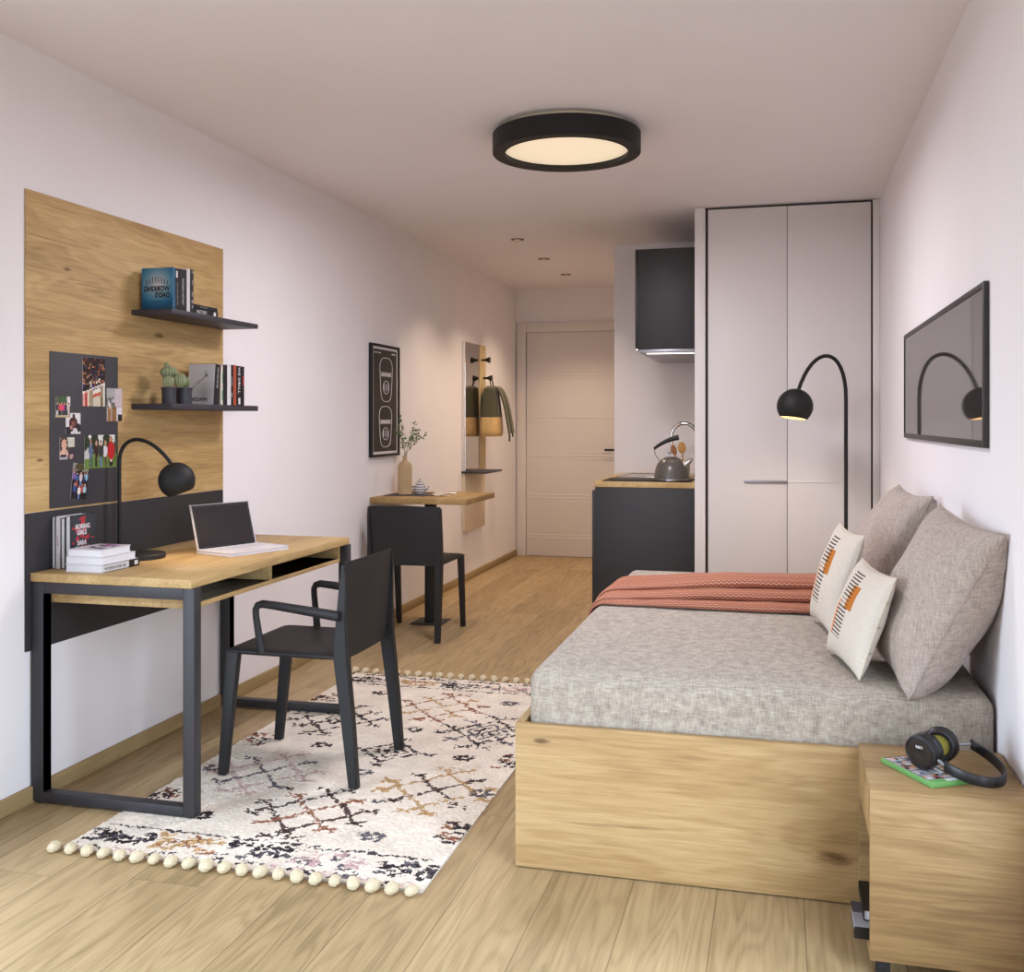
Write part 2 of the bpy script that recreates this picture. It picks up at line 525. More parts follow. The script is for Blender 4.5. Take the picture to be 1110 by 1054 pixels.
def throw_mat():
    t = NT('rust_woven_throw')
    uv = t.n('ShaderNodeTexCoord').outputs['UV']
    sep = t.n('ShaderNodeSeparateXYZ'); t.link(uv, sep.inputs[0])
    u = t.math('MULTIPLY', sep.outputs[0], 46.0)
    v = t.math('MULTIPLY', sep.outputs[1], 15.0)
    zig = t.math('ABSOLUTE', t.math('SUBTRACT', t.math('FRACT', u), 0.5))
    ch = t.math('FRACT', t.math('ADD', v, zig))
    line = t.math('LESS_THAN', ch, 0.34)
    n = t.noise(t.mapping(uv, (420, 160, 1)), 1.0, 3, 0.7)
    band = t.noise(t.mapping(uv, (0.5, 9, 1)), 1.0, 1)
    col = t.ramp(n, [(0.32, '#894a35'), (0.68, '#b77253')])
    lc = t.ramp(n, [(0.3, '#c0937f'), (0.7, '#dfbcaa')])
    f = t.math('MULTIPLY', line, t.math('MULTIPLY_ADD', t.math('GREATER_THAN', band, 0.5), 0.45, 0.5))
    t.link(t.mix(f, col, lc), t.b.inputs['Base Color'])
    t.b.inputs['Roughness'].default_value = 0.95
    t.b.inputs['Specular IOR Level'].default_value = 0.1
    t.bump(t.math('ADD', n, line), 0.6, 0.004)
    return t.m
M_throw = throw_mat()

# ---------------------------------------------------------------- room shell
LX, RX, FY, BY, H = -2.375, 0.535, 9.25, -2.4, 2.475
KX, KY, HX = -0.44, 7.08, -1.113     # kitchen back wall, kitchen end wall, hall right wall
struct('floor', B().box(LX - .1, RX + .1, BY - .1, FY + .1, -0.1, 0), M_floor, smooth=False)
struct('ceiling', B().box(LX - .1, RX + .1, BY - .1, FY + .1, H, H + .1), M_ceil, smooth=False)
VY0, VY1 = 0.55, 2.15  # span of the added side openings, out of view, placed for their daylight
struct('wall_left', B().box(LX - .1, LX, VY1, FY + .1, 0, H).box(LX - .1, LX, BY - .1, VY0, 0, H).box(LX - .1, LX, VY0, VY1, 2.12, H).box(LX - .1, LX, VY0, VY1, 0, .06), M_wall, smooth=False)
struct('wall_right', B().box(RX, RX + .1, VY1, 6.9, 0, H).box(RX, RX + .1, BY - .1, VY0, 0, H).box(RX, RX + .1, VY0, VY1, 2.12, H).box(RX, RX + .1, VY0, VY1, 0, .06), M_wall, smooth=False)
struct('wall_far', B().box(LX, HX, FY, FY + .1, 0, H), M_wall, smooth=False)
struct('wall_kitchen_back', B().box(KX, KX + .1, 6.62, KY, 0, H), M_wall, smooth=False)
struct('wall_kitchen_end', B().box(HX, KX + .1, KY, KY + .12, 0, H), M_wall, smooth=False)
struct('wall_hall_right', B().box(HX, HX + .1, KY + .12, FY + .1, 0, H), M_wall, smooth=False)
struct('wall_wardrobe_back', B().box(KX, RX, 6.62, 6.72, 0, H), M_wall, smooth=False)
WX0, WX1, WZ0, WZ1 = -2.2, -1.45, 0.06, 2.12
struct('wall_window', B().box(LX, WX0, BY - .1, BY, 0, H).box(WX1, RX, BY - .1, BY, 0, H).box(WX0, WX1, BY - .1, BY, WZ1, H).box(WX0, WX1, BY - .1, BY, 0, WZ0), M_wall, smooth=False)
wf = B()
for x in (WX0 + .03, WX1 - .03):
    wf.box(x - .03, x + .03, BY - .07, BY - .02, WZ0, WZ1, .004)
wf.box(WX0, WX1, BY - .07, BY - .02, WZ1 - .06, WZ1, .004).box(WX0, WX1, BY - .07, BY - .02, WZ0, WZ0 + .06, .004)
struct('window_1', wf, M_lacs)
wf = B()
for y in (VY0 + .03, (VY0 + VY1) / 2, VY1 - .03):
    wf.box(LX - .07, LX - .02, y - .03, y + .03, WZ0, WZ1, .004)
wf.box(LX - .07, LX - .02, VY0, VY1, WZ1 - .06, WZ1, .004).box(LX - .07, LX - .02, VY0, VY1, WZ0, WZ0 + .06, .004)
struct('added_window_left', wf, M_lacs)  # unseen left window, added to light the bed and right wall
wf = B()
for y in (VY0 + .03, (VY0 + VY1) / 2, VY1 - .03):
    wf.box(RX + .02, RX + .07, y - .03, y + .03, WZ0, WZ1, .004)
wf.box(RX + .02, RX + .07, VY0, VY1, WZ1 - .06, WZ1, .004).box(RX + .02, RX + .07, VY0, VY1, WZ0, WZ0 + .06, .004)
struct('added_window_right', wf, M_lacs)  # unseen right window, added opposite to brighten the low left wall
struct('baseboard_left', B().box(LX, LX + .014, BY, FY, 0, .056, .003), M_base)
struct('baseboard_right', B().box(RX - .014, RX, 2.17, 2.40, 0, .056, .003), M_base)

# entrance door
dr = B().box(-2.363, -2.277, FY - .03, FY, 0, 2.157, .004).box(-1.41, -1.32, FY - .03, FY, 0, 2.157, .004).box(-2.277, -1.41, FY - .03, FY, 2.071, 2.157, .004)
d1 = struct('door_1', dr, M_doorw, label='white panelled entrance door with dark lever handle at the end of the hall')
lf = B().box(-2.273, -1.414, FY - .022, FY - .002, 0.004, 2.067, .002)
lfm = B()
for z, x0, x1 in ((1.70, -2.26, -1.43), (1.67, -2.26, -1.43), (1.64, -2.26, -1.43), (1.28, -2.26, -1.43), (1.25, -2.26, -1.80), (0.96, -1.86, -1.43), (0.93, -2.26, -1.43), (0.90, -1.86, -1.43), (0.57, -2.26, -1.43), (0.54, -2.26, -1.43), (0.51, -1.9, -1.43), (0.20, -2.26, -1.43), (0.17, -2.26, -1.43)):
    lf.box(x0, x1, FY - .0248, FY - .021, z - .0045, z + .0045, .001)
leaf = struct('door_leaf', lf, M_doorw, d1)
hd = B().box(-1.535, -1.41, FY - .075, FY - .06, .977, .997, .004).cyl((-1.425, FY - .07, .987), (-1.425, FY - .02, .987), .01).cyl((-1.425, FY - .03, .987), (-1.425, FY - .02, .987), .024)
struct('door_handle', hd, M_black, d1, label='dark lever handle')

# ---------------------------------------------------------------- wall panel behind desk
t = thing('desk_backboard', 'oak panel with dark lower band fixed to left wall behind the desk', 'wall panel', (LX, 3.416, 0.50))
part('oak_board', B().box(LX + .0005, -2.3685, 2.819, 4.0385, .949, 2.006, .001), M_oakp, t)
part('dark_board', B().box(LX + .0005, -2.3685, 2.819, 4.0385, .498, .9475, .001), M_panel, t, 'anthracite lower board')
MB0 = single('pinboard', B().box(-2.3685, -2.365, 2.929, 3.293, .9555, 1.485, .0008), M_mag, 'dark magnetic board mounted on the oak panel, covered with photos', 'pinboard', (-2.3685, 3.11, .9555))

# photos
def img(nu, nv, base):
    return np.ones((nv, nu, 3)) * np.array([int(base[i:i + 2], 16) / 255 for i in (1, 3, 5)])
def hexc(h):
    return np.array([int(h[i:i + 2], 16) / 255 for i in (1, 3, 5)])
def disc(a, cx, cy, rx, ry, col):
    nv, nu = a.shape[:2]
    yy, xx = np.mgrid[0:nv, 0:nu]
    m = ((xx + .5) / nu - cx) ** 2 / rx ** 2 + ((yy + .5) / nv - cy) ** 2 / ry ** 2 < 1
    a[m] = hexc(col)
def rect(a, x0, x1, y0, y1, col):
    nv, nu = a.shape[:2]
    a[int(round(y0 * nv)):int(round(y1 * nv)), int(round(x0 * nu)):int(round(x1 * nu))] = hexc(col)
def person(a, cx, base, h, top, legs, skin='#c79a80', hair='#3a2a22', w=0.08):
    rect(a, cx - w * .55, cx - w * .08, base, base + h * .45, legs); rect(a, cx + w * .08, cx + w * .55, base, base + h * .45, legs)
    disc(a, cx, base + h * .60, w, h * .26, top)
    disc(a, cx, base + h * .90, w * .62, h * .11, hair)
    disc(a, cx, base + h * .88, w * .45, h * .09, skin)
def noisy(a, s=0.06):
    return np.clip(a + rng.normal(0, s, a.shape[:2] + (1,)), 0, 1)

ph = {}
a = img(24, 36, '#1c1210')
for k in range(130):
    disc(a, rng.random(), rng.uniform(.42, 1.0), .04, .022, rng.choice(['#8a5a3c', '#a8704a', '#3a2016', '#6a1f1f', '#24305e', '#120c0a', '#c08a62', '#2a1a12']))
for k in range(10):
    disc(a, rng.random(), rng.uniform(.36, .55), .06, .035, rng.choice(['#2c3a8a', '#b98a72', '#7a3020', '#d8c8b8']))
for j in range(36):
    for i in range(24):
        x = i / 24; y = j / 36
        e = .26 + .22 * x
        if y < e:
            a[j, i] = hexc('#7a6a44') if (x > .55 and y < .18) else hexc('#9a8a70')
            if .0 < x < .08: a[j, i] = hexc('#e6d8cc')
            elif x < .2: a[j, i] = hexc('#b5382e')
            elif x < .28: a[j, i] = hexc('#d9cdb6')
            elif .42 < x < .78:
                s = (y - (.12 + .2 * x)) / .2
                a[j, i] = hexc('#2c2c60') if s > .55 else hexc('#e4dcd2') if s > .12 else hexc('#c05236') if s > -.25 else hexc('#c9c2ae')
            elif x > .9: a[j, i] = hexc('#d8d0c6')
        if abs(y - e) < .018: a[j, i] = hexc('#e8ddd0')
ph['crowd'] = ('portrait photo of a dense crowd with a flag, largest on the dark board', (3.074, 3.196, 1.302, 1.472), a, 0.0)
a = img(18, 24, '#b4a9a8')
rect(a, .55, 1, .45, 1, '#c5b7ba'); rect(a, 0, .5, .5, 1, '#a6a3a3')
rect(a, .05, .3, 0, .45, '#9a7048'); rect(a, .36, .62, 0, .45, '#8a6038'); rect(a, .66, 1, 0, .42, '#d5d2da'); rect(a, .72, 1, 0, .2, '#221d20')
for k in range(16):
    disc(a, rng.uniform(0, .5), rng.uniform(.42, .72), .03, .08, rng.choice(['#3d4640', '#56605a', '#e0dcd8']))
ph['plant'] = ('photo of a plant and pale interior overhanging right edge of dark board', (3.206, 3.294, 1.249, 1.369), a, 0.0)
a = img(18, 18, '#5a5a50')
rect(a, 0, 1, 0, .1, '#b8a482'); disc(a, .5, .85, .35, .18, '#3f5a36'); rect(a, .78, 1, .55, 1, '#d8d4d2')
for k, c in enumerate(['#2c3050', '#c04a40', '#d8506a', '#c73a86', '#2a2a4a', '#c9b8ae']):
    person(a, .12 + .15 * k, .1, .62, c, rng.choice(['#1d2138', '#2a2026', '#c8c2c0']), w=.09)
ph['group'] = ('small photo of people in red and pink, above left on dark board', (2.934, 3.008, 1.262, 1.333), a, 0.0)
a = img(18, 18, '#d9d5d6')
disc(a, .5, .45, .3, .36, '#4a2023'); disc(a, .52, .86, .1, .1, '#1c181c'); disc(a, .5, .5, .14, .14, '#8a5648'); disc(a, .85, .3, .18, .22, '#201b20'); disc(a, .15, .15, .2, .2, '#241f26'); disc(a, .62, .14, .16, .14, '#c9c6c8'); disc(a, .35, .3, .1, .1, '#b98a80')
ph['snow'] = ('small photo of a huddled dark figure on a white background, pinned to dark board', (2.988, 3.063, 1.2055, 1.2775), a, 0.0)
a = img(18, 18, '#6a615c')
rect(a, .5, 1, .55, 1, '#c9c6b8'); rect(a, .6, 1, 0, .55, '#3c343a'); disc(a, .3, .6, .28, .42, '#2f211e'); disc(a, .3, .68, .18, .24, '#d0a48e'); disc(a, .28, .25, .26, .25, '#d6ad9a'); rect(a, 0, .5, 0, .12, '#a9a2b0'); disc(a, .25, .17, .2, .06, '#25202a'); disc(a, .78, .12, .14, .1, '#b08a86')
ph['selfie'] = ('small close-up photo of a dark-haired person in a grey top, on dark board', (2.956, 3.031, 1.119, 1.194), a, 0.0)
a = img(34, 24, '#46503a')
rect(a, 0, 1, 0, .42, '#66803a'); rect(a, 0, .14, .3, .62, '#b9bbb6')
for x in (.12, .5, .84):
    disc(a, x, .9, .1, .22, '#d5d9d6')
for x in (.3, .68, .02):
    disc(a, x, .8, .13, .25, '#26331f')
for x, c, l, h in ((.19, '#5d6787', '#27325a', .84), (.36, '#3b1c25', '#16141a', .80), (.5, '#352c33', '#5c7eb4', .80), (.64, '#d8d3d8', '#6d5148', .80)):
    person(a, x, .04, h, c, l, hair='#4a3426', w=.062)
disc(a, .82, .86, .05, .09, '#b98764'); disc(a, .82, .52, .12, .28, '#b81d20'); rect(a, .76, .88, .05, .24, '#1b1719'); rect(a, .79, .86, .17, .24, '#d9c4b8')
ph['park'] = ('wide photo of five people standing on grass, one in red, on dark board', (3.082, 3.261, 1.082, 1.200), a, 0.0)
a = img(20, 32, '#17161c')
rect(a, 0, 1, .78, 1, '#8d867c'); disc(a, .45, .9, .3, .12, '#4c4628'); disc(a, .5, .74, .22, .06, '#20211c')
for x, y, c, l in ((.1, .55, '#7a5a96', '#17151d'), (.3, .5, '#3f5f9e', '#a84c3e'), (.55, .52, '#c7bfc4', '#5a7fb6'), (.78, .5, '#2b2350', '#17151d'), (.92, .55, '#7fb0cc', '#17151d'), (.68, .2, '#b5443c', '#131218'), (.2, .2, '#33508a', '#141a30'), (.5, .15, '#dcd3d0', '#5277b0'), (.85, .2, '#a8c8d8', '#141218')):
    person(a, x, max(0, y - .15), .4, c, l, w=.1)
ph['team'] = ('tilted photo of a crowded group in blue and purple, lowest on dark board', (3.019, 3.100, .979, 1.102), a, -0.13)
for k, (lab, (y0, y1, z0, z1), arr, rot) in enumerate(ph.values()):
    b = B()
    xx = -2.3642 + .0008 * (k % 3)
    y0, y1 = y0 * 1.0062, y1 * 1.0062; z0, z1 = 1.25 + (z0 - 1.25) * 1.0062, 1.25 + (z1 - 1.25) * 1.0062
    painted(b, (xx, y0, z0), (0, y1 - y0, 0), (0, 0, z1 - z0), noisy(arr, .03), .0008)
    if rot:
        c = Vector((xx, (y0 + y1) / 2, (z0 + z1) / 2))
        b.bm.transform(Matrix.Translation(c) @ Matrix.Rotation(rot, 4, 'X') @ Matrix.Translation(-c))
    single('photo', b, M_vcol, lab, 'photo', (xx, (y0 + y1) / 2, z0), 'photos on the dark board', smooth=False)

# ---------------------------------------------------------------- shelves with books
def shelf(z0, z1, label):
    return single('wall_shelf', B().box(-2.3685, -2.195, 3.378, 4.032, z0, z1, .0015), M_shelf, label, 'shelf', (-2.3685, 3.7, z0), 'dark wall shelves')
shelf(1.651, 1.6705, 'upper dark wall shelf on oak panel, holding the blue book')
shelf(1.293, 1.3155, 'lower dark wall shelf on oak panel, holding cacti and books')

def book(label, x0, x1, y0, y1, z0, z1, th, spine, cover, group, pages=None, M=None, texts=(), bd=.0018):
    """th: thickness axis, spine: side of the spine such as '+X'"""
    t = thing('book', label, 'book', ((x0 + x1) / 2, (y0 + y1) / 2, z0), 0, group)
    lo = [x0, y0, z0]; hi = [x1, y1, z1]
    ti = 'XYZ'.index(th); si = 'XYZ'.index(spine[1])
    c = B()
    for s in (0, 1):
        l = list(lo); h = list(hi)
        if s == 0: h[ti] = lo[ti] + bd
        else: l[ti] = hi[ti] - bd
        c.box(l[0], h[0], l[1], h[1], l[2], h[2], .0005, 1)
    l = list(lo); h = list(hi)
    if spine[0] == '+': l[si] = hi[si] - bd
    else: h[si] = lo[si] + bd
    c.box(l[0], h[0], l[1], h[1], l[2], h[2], .0005, 1)
    p = B()
    l = [v + .0025 for v in lo]; h = [v - .0025 for v in hi]
    l[ti] = lo[ti] + bd * .9; h[ti] = hi[ti] - bd * .9
    if spine[0] == '+': h[si] = hi[si] - bd * .9
    else: l[si] = lo[si] + bd * .9
    p.box(l[0], h[0], l[1], h[1], l[2], h[2])
    if M is not None:
        c.bm.transform(M); p.bm.transform(M)
    part('cover', c, cover, t, smooth=False)
    part('pages', p, pages or M_paper, t, 'white page block', smooth=False)
    return t

SX = -2.2145      # room-side face of shelf books
G1 = 'books on the upper shelf'
zs = 1.6707
bk = book('blue paperback with figures walking on its cover, upper shelf', -2.350, SX, 3.416, 3.4312, zs, 1.831, 'Y', '+X', M_blue, G1)
a = img(44, 54, '#0f5d86')
yy, xx = np.mgrid[0:54, 0:44]
r = np.sqrt(((xx / 44 - .5) / .55) ** 2 + ((yy / 54 - .62) / .45) ** 2)
k = np.clip(1.15 - r, 0, 1)[..., None]
a = a * (1 - k) + hexc('#b9bcc2') * k
a = a * (1 - .5 * np.clip(r - 1.0, 0, 1)[..., None])
part('cover_print', painted(B(), (-2.3495, 3.4157, zs + .0005), (.1345, 0, 0), (0, 0, .159), a, .0003), M_print, bk, 'blue glowing print', smooth=False)
part('title', text_bm('WORKING', .027, (-2.229, 3.4153, 1.743), (-1, 0, 0), (0, 0, 1), .0002, sx=.84, bold=.0011), M_ink, bk, 'black lettering')
part('title', text_bm("DAD'S", .026, (-2.229, 3.4153, 1.719), (-1, 0, 0), (0, 0, 1), .0002, sx=.86, bold=.0011), M_ink, bk, 'black lettering')
part('subtitle', text_bm('Handbook of', .009, (-2.262, 3.4153, 1.700), (-1, 0, 0), (0, 0, 1), .0002), M_ink, bk)
fb = B()
for i in range(8):
    x = -2.327 + i * .0125; h = (.018, .022, .026, .027, .027, .025, .021, .016)[i]; zb = 1.766 + .006 * math.sin(i / 7 * PI)
    fb.ball((x, 3.4154, zb + h * .85), .0024, (1, .12, 1), 8, 6)
    fb.box(x - .0016, x + .0016, 3.4152, 3.4156, zb + h * .35, zb + h * .8)
    fb.box(x - .0028, x - .0012, 3.4152, 3.4156, zb, zb + h * .4).box(x + .0012, x + .0028, 3.4152, 3.4156, zb, zb + h * .4)
part('figures', fb, M_ink, bk, 'row of black walking figures')
bk = book('black book with a small white block on its spine, upper shelf', -2.34, SX, 3.432, 3.458, zs, 1.830, 'Y', '+X', M_bkblack, G1)
part('label', B().box(SX - .0002, SX + .0004, 3.436, 3.447, 1.795, 1.820), M_inkw, bk, smooth=False)
part('title', text_bm('the beautiful life', .013, (SX + .0004, 3.4415, 1.775), (0, 0, -1), (0, 1, 0), .0002), M_inkg, bk)
bk = book('black book with white spine title, between black and white books', -2.34, SX, 3.4585, 3.507, zs, 1.832, 'Y', '+X', M_bkblack, G1)
part('title', text_bm('MODERN HISTORY', .0145, (SX + .0004, 3.477, 1.797), (0, 0, -1), (0, 1, 0), .0002, sx=.82), M_inkw, bk)
book('plain white book standing on the upper shelf', -2.34, SX, 3.508, 3.531, zs, 1.840, 'Y', '+X', M_whitebk, G1)
bk = book('black patterned book at the end of the standing row, upper shelf', -2.34, SX, 3.5315, 3.555, zs, 1.840, 'Y', '+X', M_bkblack, G1)
for z, h, w in ((1.83, .008, .012), (1.79, .018, .006), (1.745, .02, .008), (1.715, .012, .012), (1.695, .012, .01)):
    part('spine_mark', B().box(SX - .0002, SX + .0004, 3.547 - w / 2, 3.547 + w / 2, z - h / 2, z + h / 2), M_inkg, bk, 'grey spine mark', smooth=False)
bk = book('dark book lying flat on the upper shelf, topmost of two', -2.345, SX, 3.560, 3.732, zs + .0222, 1.7085, 'Z', '+X', M_bkblack, G1)
part('title', text_bm('THE SECRET', .010, (SX + .0004, 3.60, zs + .0265), (0, 1, 0), (0, 0, 1), .0002), M_inkg, bk)
bk = book('dark book lying flat on the upper shelf, under another', -2.345, SX, 3.558, 3.736, zs, zs + .0217, 'Z', '+X', M_bkblack, G1)
part('title', text_bm('HISTORY', .019, (SX + .0004, 3.575, zs + .004), (0, 1, 0), (0, 0, 1), .0002), M_inkw, bk)
part('emblem', B().cyl((SX - .0002, 3.71, zs + .0105), (SX + .0006, 3.71, zs + .0105), .009, seg=20), M_inkw, bk, smooth=False)

G2 = 'books on the lower shelf'
zs = 1.3157
ZT = 1.484
def lean(y):   # tilt about the foot
    return Matrix.Translation((0, y, zs)) @ Matrix.Rotation(-.10, 4, 'X') @ Matrix.Translation((0, -y, -zs))
bk = book('white-covered book leaning beside the cacti, black spine, lower shelf', -2.335, SX, 3.700, 3.742, zs, ZT, 'Y', '+X', M_bkblack, G2, M=lean(3.700))
Mt = lean(3.700)
a = img(44, 54, '#c9c7cc')
yy, xx = np.mgrid[0:54, 0:44]
a = a * (1 - .22 * np.clip(1 - np.abs(yy / 54 - .3) / .35, 0, 1)[..., None] * np.clip(1 - np.abs(xx / 44 - .6) / .5, 0, 1)[..., None])
for s in np.linspace(0, 1, 120):
    i = int((.02 + .66 * s) * 43); j = int((.3 + .42 * s) * 53); a[j, i] = hexc('#77757c')
    i = int((.02 + .5 * s) * 43); j = int((.36 + .26 * math.sin(s * 1.5)) * 53); a[j, i] = hexc('#a9a6ac')
for k in range(26):
    a[int(np.clip(.76 + rng.normal(0, .035), 0, .99) * 53), int(np.clip(.68 + rng.normal(0, .04), 0, .99) * 43)] = hexc('#4c4a50')
b = painted(B(), (-2.3345, 3.6996, zs + .0006), (.1195, 0, 0), (0, 0, .166), a, .0003); b.bm.transform(Mt)
part('cover_print', b, M_print, bk, 'pale cover with a fine line drawing', smooth=False)
b = text_bm('DERZLAVIN', .020, (-2.328, 3.6992, zs + .016), (1, 0, 0), (0, 0, 1), .0002, sx=.80, bold=.0006); b.bm.transform(Mt)
part('title', b, M_ink, bk, 'dark lettering')
b = text_bm('THE STORY OF LIFE', .0135, (SX + .0004, 3.717, ZT - .012), (0, 0, -1), (0, 1, 0), .0002, sx=.72); b.bm.transform(Mt)
part('title', b, M_inkw, bk, 'white spine lettering')
bk = book('cream-spined book next to the leaning book, lower shelf', -2.335, SX, 3.7545, 3.774, zs, 1.478, 'Y', '+X', M_cream, G2)
part('spine_mark', B().box(SX - .0002, SX + .0004, 3.766, 3.774, zs + .02, zs + .06), M_teal, bk, 'teal patch on spine', smooth=False)
part('spine_mark', B().box(SX - .0002, SX + .0004, 3.768, 3.774, zs + .09, zs + .13), M_teal, bk, 'teal patch on spine', smooth=False)
book('black book behind the cream spine, lower shelf', -2.335, SX, 3.7745, 3.807, zs, 1.480, 'Y', '+X', M_bkblack, G2)
book('white-spined book in the middle of the lower shelf row', -2.335, SX, 3.8075, 3.838, zs, 1.485, 'Y', '+X', M_whitebk, G2)
bk = book('black book with pale marks beside the orange spine, lower shelf', -2.335, SX, 3.8385, 3.857, zs, 1.484, 'Y', '+X', M_bkblack, G2)
part('spine_mark', B().box(SX - .0002, SX + .0004, 3.841, 3.850, zs + .035, zs + .052), M_inkg, bk, 'pale spine marks', smooth=False)
part('spine_mark', B().box(SX - .0002, SX + .0004, 3.844, 3.849, zs + .08, zs + .12), M_inkg, bk, 'pale spine marks', smooth=False)
book('orange-spined book on the lower shelf', -2.335, SX, 3.8575, 3.881, zs, 1.485, 'Y', '+X', M_orange, G2)
bk = book('black book with white block lettering, lower shelf', -2.335, SX, 3.8815, 3.922, zs, 1.483, 'Y', '+X', M_bkblack, G2)
part('title', text_bm('WE SHALL', .024, (SX + .0004, 3.896, ZT - .006), (0, 0, -1), (0, 1, 0), .0002), M_inkw, bk, 'white spine lettering')
part('spine_mark', B().box(SX - .0002, SX + .0004, 3.898, 3.914, zs + .005, zs + .032), M_inkw, bk, smooth=False)
part('spine_mark', B().box(SX - .0002, SX + .0004, 3.9, 3.912, zs + .09, zs + .098), M_inkw, bk, smooth=False)
bk = book('slim black book last in the lower shelf row', -2.335, SX, 3.9225, 3.947, zs, 1.482, 'Y', '+X', M_bkblack, G2)
part('spine_print', B().box(SX - .0002, SX + .0004, 3.933, 3.943, zs + .085, zs + .125), M_red, bk, 'red spine mark', smooth=False)

# cacti
def cactus_ball(c, r, sc, ribs=16):
    b = B()
    def fn(u, v):
        th = u * 2 * PI; ph = v * PI
        rr = r * (1 + .07 * math.cos(ribs * th))
        return Vector((c[0] + sc[0] * rr * math.sin(ph) * math.cos(th), c[1] + sc[1] * rr * math.sin(ph) * math.sin(th), c[2] - sc[2] * r * math.cos(ph)))
    b.sheet(fn, ribs * 4, 18)
    return b
def cactus_spines(c, r, sc, ribs=16):
    b = B()
    for i in range(ribs):
        th = 2 * PI * i / ribs
        for j in range(2, 10):
            ph = PI * j / 10.5
            p = Vector((c[0] + sc[0] * r * 1.06 * math.sin(ph) * math.cos(th), c[1] + sc[1] * r * 1.06 * math.sin(ph) * math.sin(th), c[2] + sc[2] * r * 1.0 * math.cos(ph)))
            n = (p - Vector(c)).normalized()
            for k in range(3):
                d = (n + Vector((random.uniform(-.7, .7), random.uniform(-.7, .7), random.uniform(-.7, .7)))).normalized()
                s = d.cross(Vector((.3, .5, .8))).normalized() * .0009
                q = p + d * r * .26
                v = [b.bm.verts.new(p + s), b.bm.verts.new(p - s), b.bm.verts.new(q)]
                b.bm.faces.new(v)
    return b
def pot(label, c, r, h, cacti):
    t = thing('potted_cactus', label, 'plant', c, 0, 'small cacti on the lower shelf')
    part('pot', B().lathe([(0, 0), (r * .96, 0), (r, h * .9), (r * 1.10, h * .9), (r * 1.10, h), (r * .93, h), (r * .9, h * .88)], c, 36), M_pot, t)
    part('soil', B().lathe([(0, h * .88), (r * .92, h * .88)], c, 24), M_soil, t)
    for (cc, rr, sc) in cacti:
        o = part('cactus', cactus_ball(cc, rr, sc), M_cactus, t)
        part('spines', cactus_spines(cc, rr, sc), M_spine, o, smooth=False)
zc = 1.3157
pot('round cactus with a tall barrel behind it in the pot farther from the books', (-2.262, 3.462, zc), .0275, .064,
    [((-2.256, 3.446, 1.400), .0205, (1, 1, 1.08)), ((-2.284, 3.494, 1.438), .026, (1.15, 1.25, .85)), ((-2.283, 3.478, 1.466), .0095, (1, 1, 1.15))])
pot('pale round cactus in the dark pot beside the white-covered book', (-2.243, 3.535, zc), .0300, .064,
    [((-2.236, 3.496, 1.406), .0225, (1, 1, 1.18)), ((-2.258, 3.566, 1.403), .019, (1, 1, 1.1))])

# ---------------------------------------------------------------- desk
t = thing('desk', 'oak desk on a dark steel frame against the left wall panel', 'desk', (-2.07, 3.44, 0))
part('desktop', B().box(-2.3675, -1.776, 2.838, 4.055, .7255, .7535, .002), M_oakd, t)
def legframe(y0, y1):
    return (B().box(-2.367, -2.322, y0, y1, .008, .725, .0015).box(-1.808, -1.768, y0, y1, .008, .725, .0015)
            .box(-2.322, -1.808, y0, y1, .008, .040, .0015).box(-2.322, -1.808, y0, y1, .688, .725, .0015))
part('leg_frame', legframe(2.842, 2.882), M_frame, t)
for x in (-2.345, -1.788):
    for y in (2.862, 4.032):
        part('foot_pad', B().cyl((x, y, .0005 if x < -2 else .0078), (x, y, .012), .012), M_black, t, 'black foot pad')
part('leg_frame', legframe(4.012, 4.052), M_frame, t)
part('storage_tray', B().box(-2.335, -1.80, 2.884, 4.010, .653, .669, .001).box(-2.335, -1.80, 2.884, 2.9, .669, .725, .001)
     .box(-2.335, -1.80, 3.994, 4.010, .669, .725, .001).box(-2.335, -1.80, 3.392, 3.41, .669, .725, .001).box(-2.335, -2.32, 2.9, 3.994, .669, .725, .001), M_oakd, t)

# desk books
G3 = 'books standing on the desk'
zd = .7537
bx = (('white-edged dark book nearest the wall, standing on the desk', -2.3655, -2.3525, M_navy, '+Y', .929),
      ('slim white book with pink spine lettering, standing on the desk', -2.3505, -2.3325, M_whitebk, '-Y', .929),
      ('shorter white-edged dark book, third from the wall on the desk', -2.3305, -2.3145, M_bkblack, '+Y', .924))
for lab, x0, x1, m, sp, zt in bx:
    bk = book(lab, x0, x1, 2.938, 3.070, zd, zt, 'X', sp, m, G3)
    if sp == '-Y':
        part('title', text_bm('Just Kids', .0095, (-2.345, 2.9376, .865), (0, 0, -1), (1, 0, 0), .0002), M_pink, bk, 'pink lettering')
bk = book('dark book with red smoke print and white title, standing on the desk', -2.3120, -2.2935, 2.938, 3.072, zd, .931, 'X', '+Y', M_navy, G3)
XB = -2.2931
rb = B()
for k in range(46):
    a_ = random.uniform(0, 1)
    yc = 3.005 + random.gauss(0, .008 + .028 * (1 - a_)); z_ = .80 + .125 * a_
    if 2.95 < yc < 3.062 and z_ < .922:
        rb.box(XB - .0002, XB + .0003 + k * 1e-6, yc - random.uniform(.003, .008), yc + random.uniform(.003, .008), z_ - random.uniform(.002, .006), z_ + random.uniform(.002, .006))
part('cover_print', rb, M_red, bk, 'red smoke print', smooth=False)
for s, z, y in (('BORING', .885, 2.963), ('GIRLS', .865, 2.970), ('SARA', .830, 2.972), ('TAYLOR', .810, 2.963)):
    part('title', text_bm(s, .022, (XB + .0006, y, z), (0, 1, 0), (0, 0, 1), .0002, sx=.9, bold=.0007), M_inkw, bk, 'white lettering')
G4 = 'books stacked on the desk'
bk = book('bottom book of the desk stack, white with a black spine end', -2.275, -2.132, 2.889, 3.085, zd, .7795, 'Z', '+X', M_whitebk, G4, bd=.003)
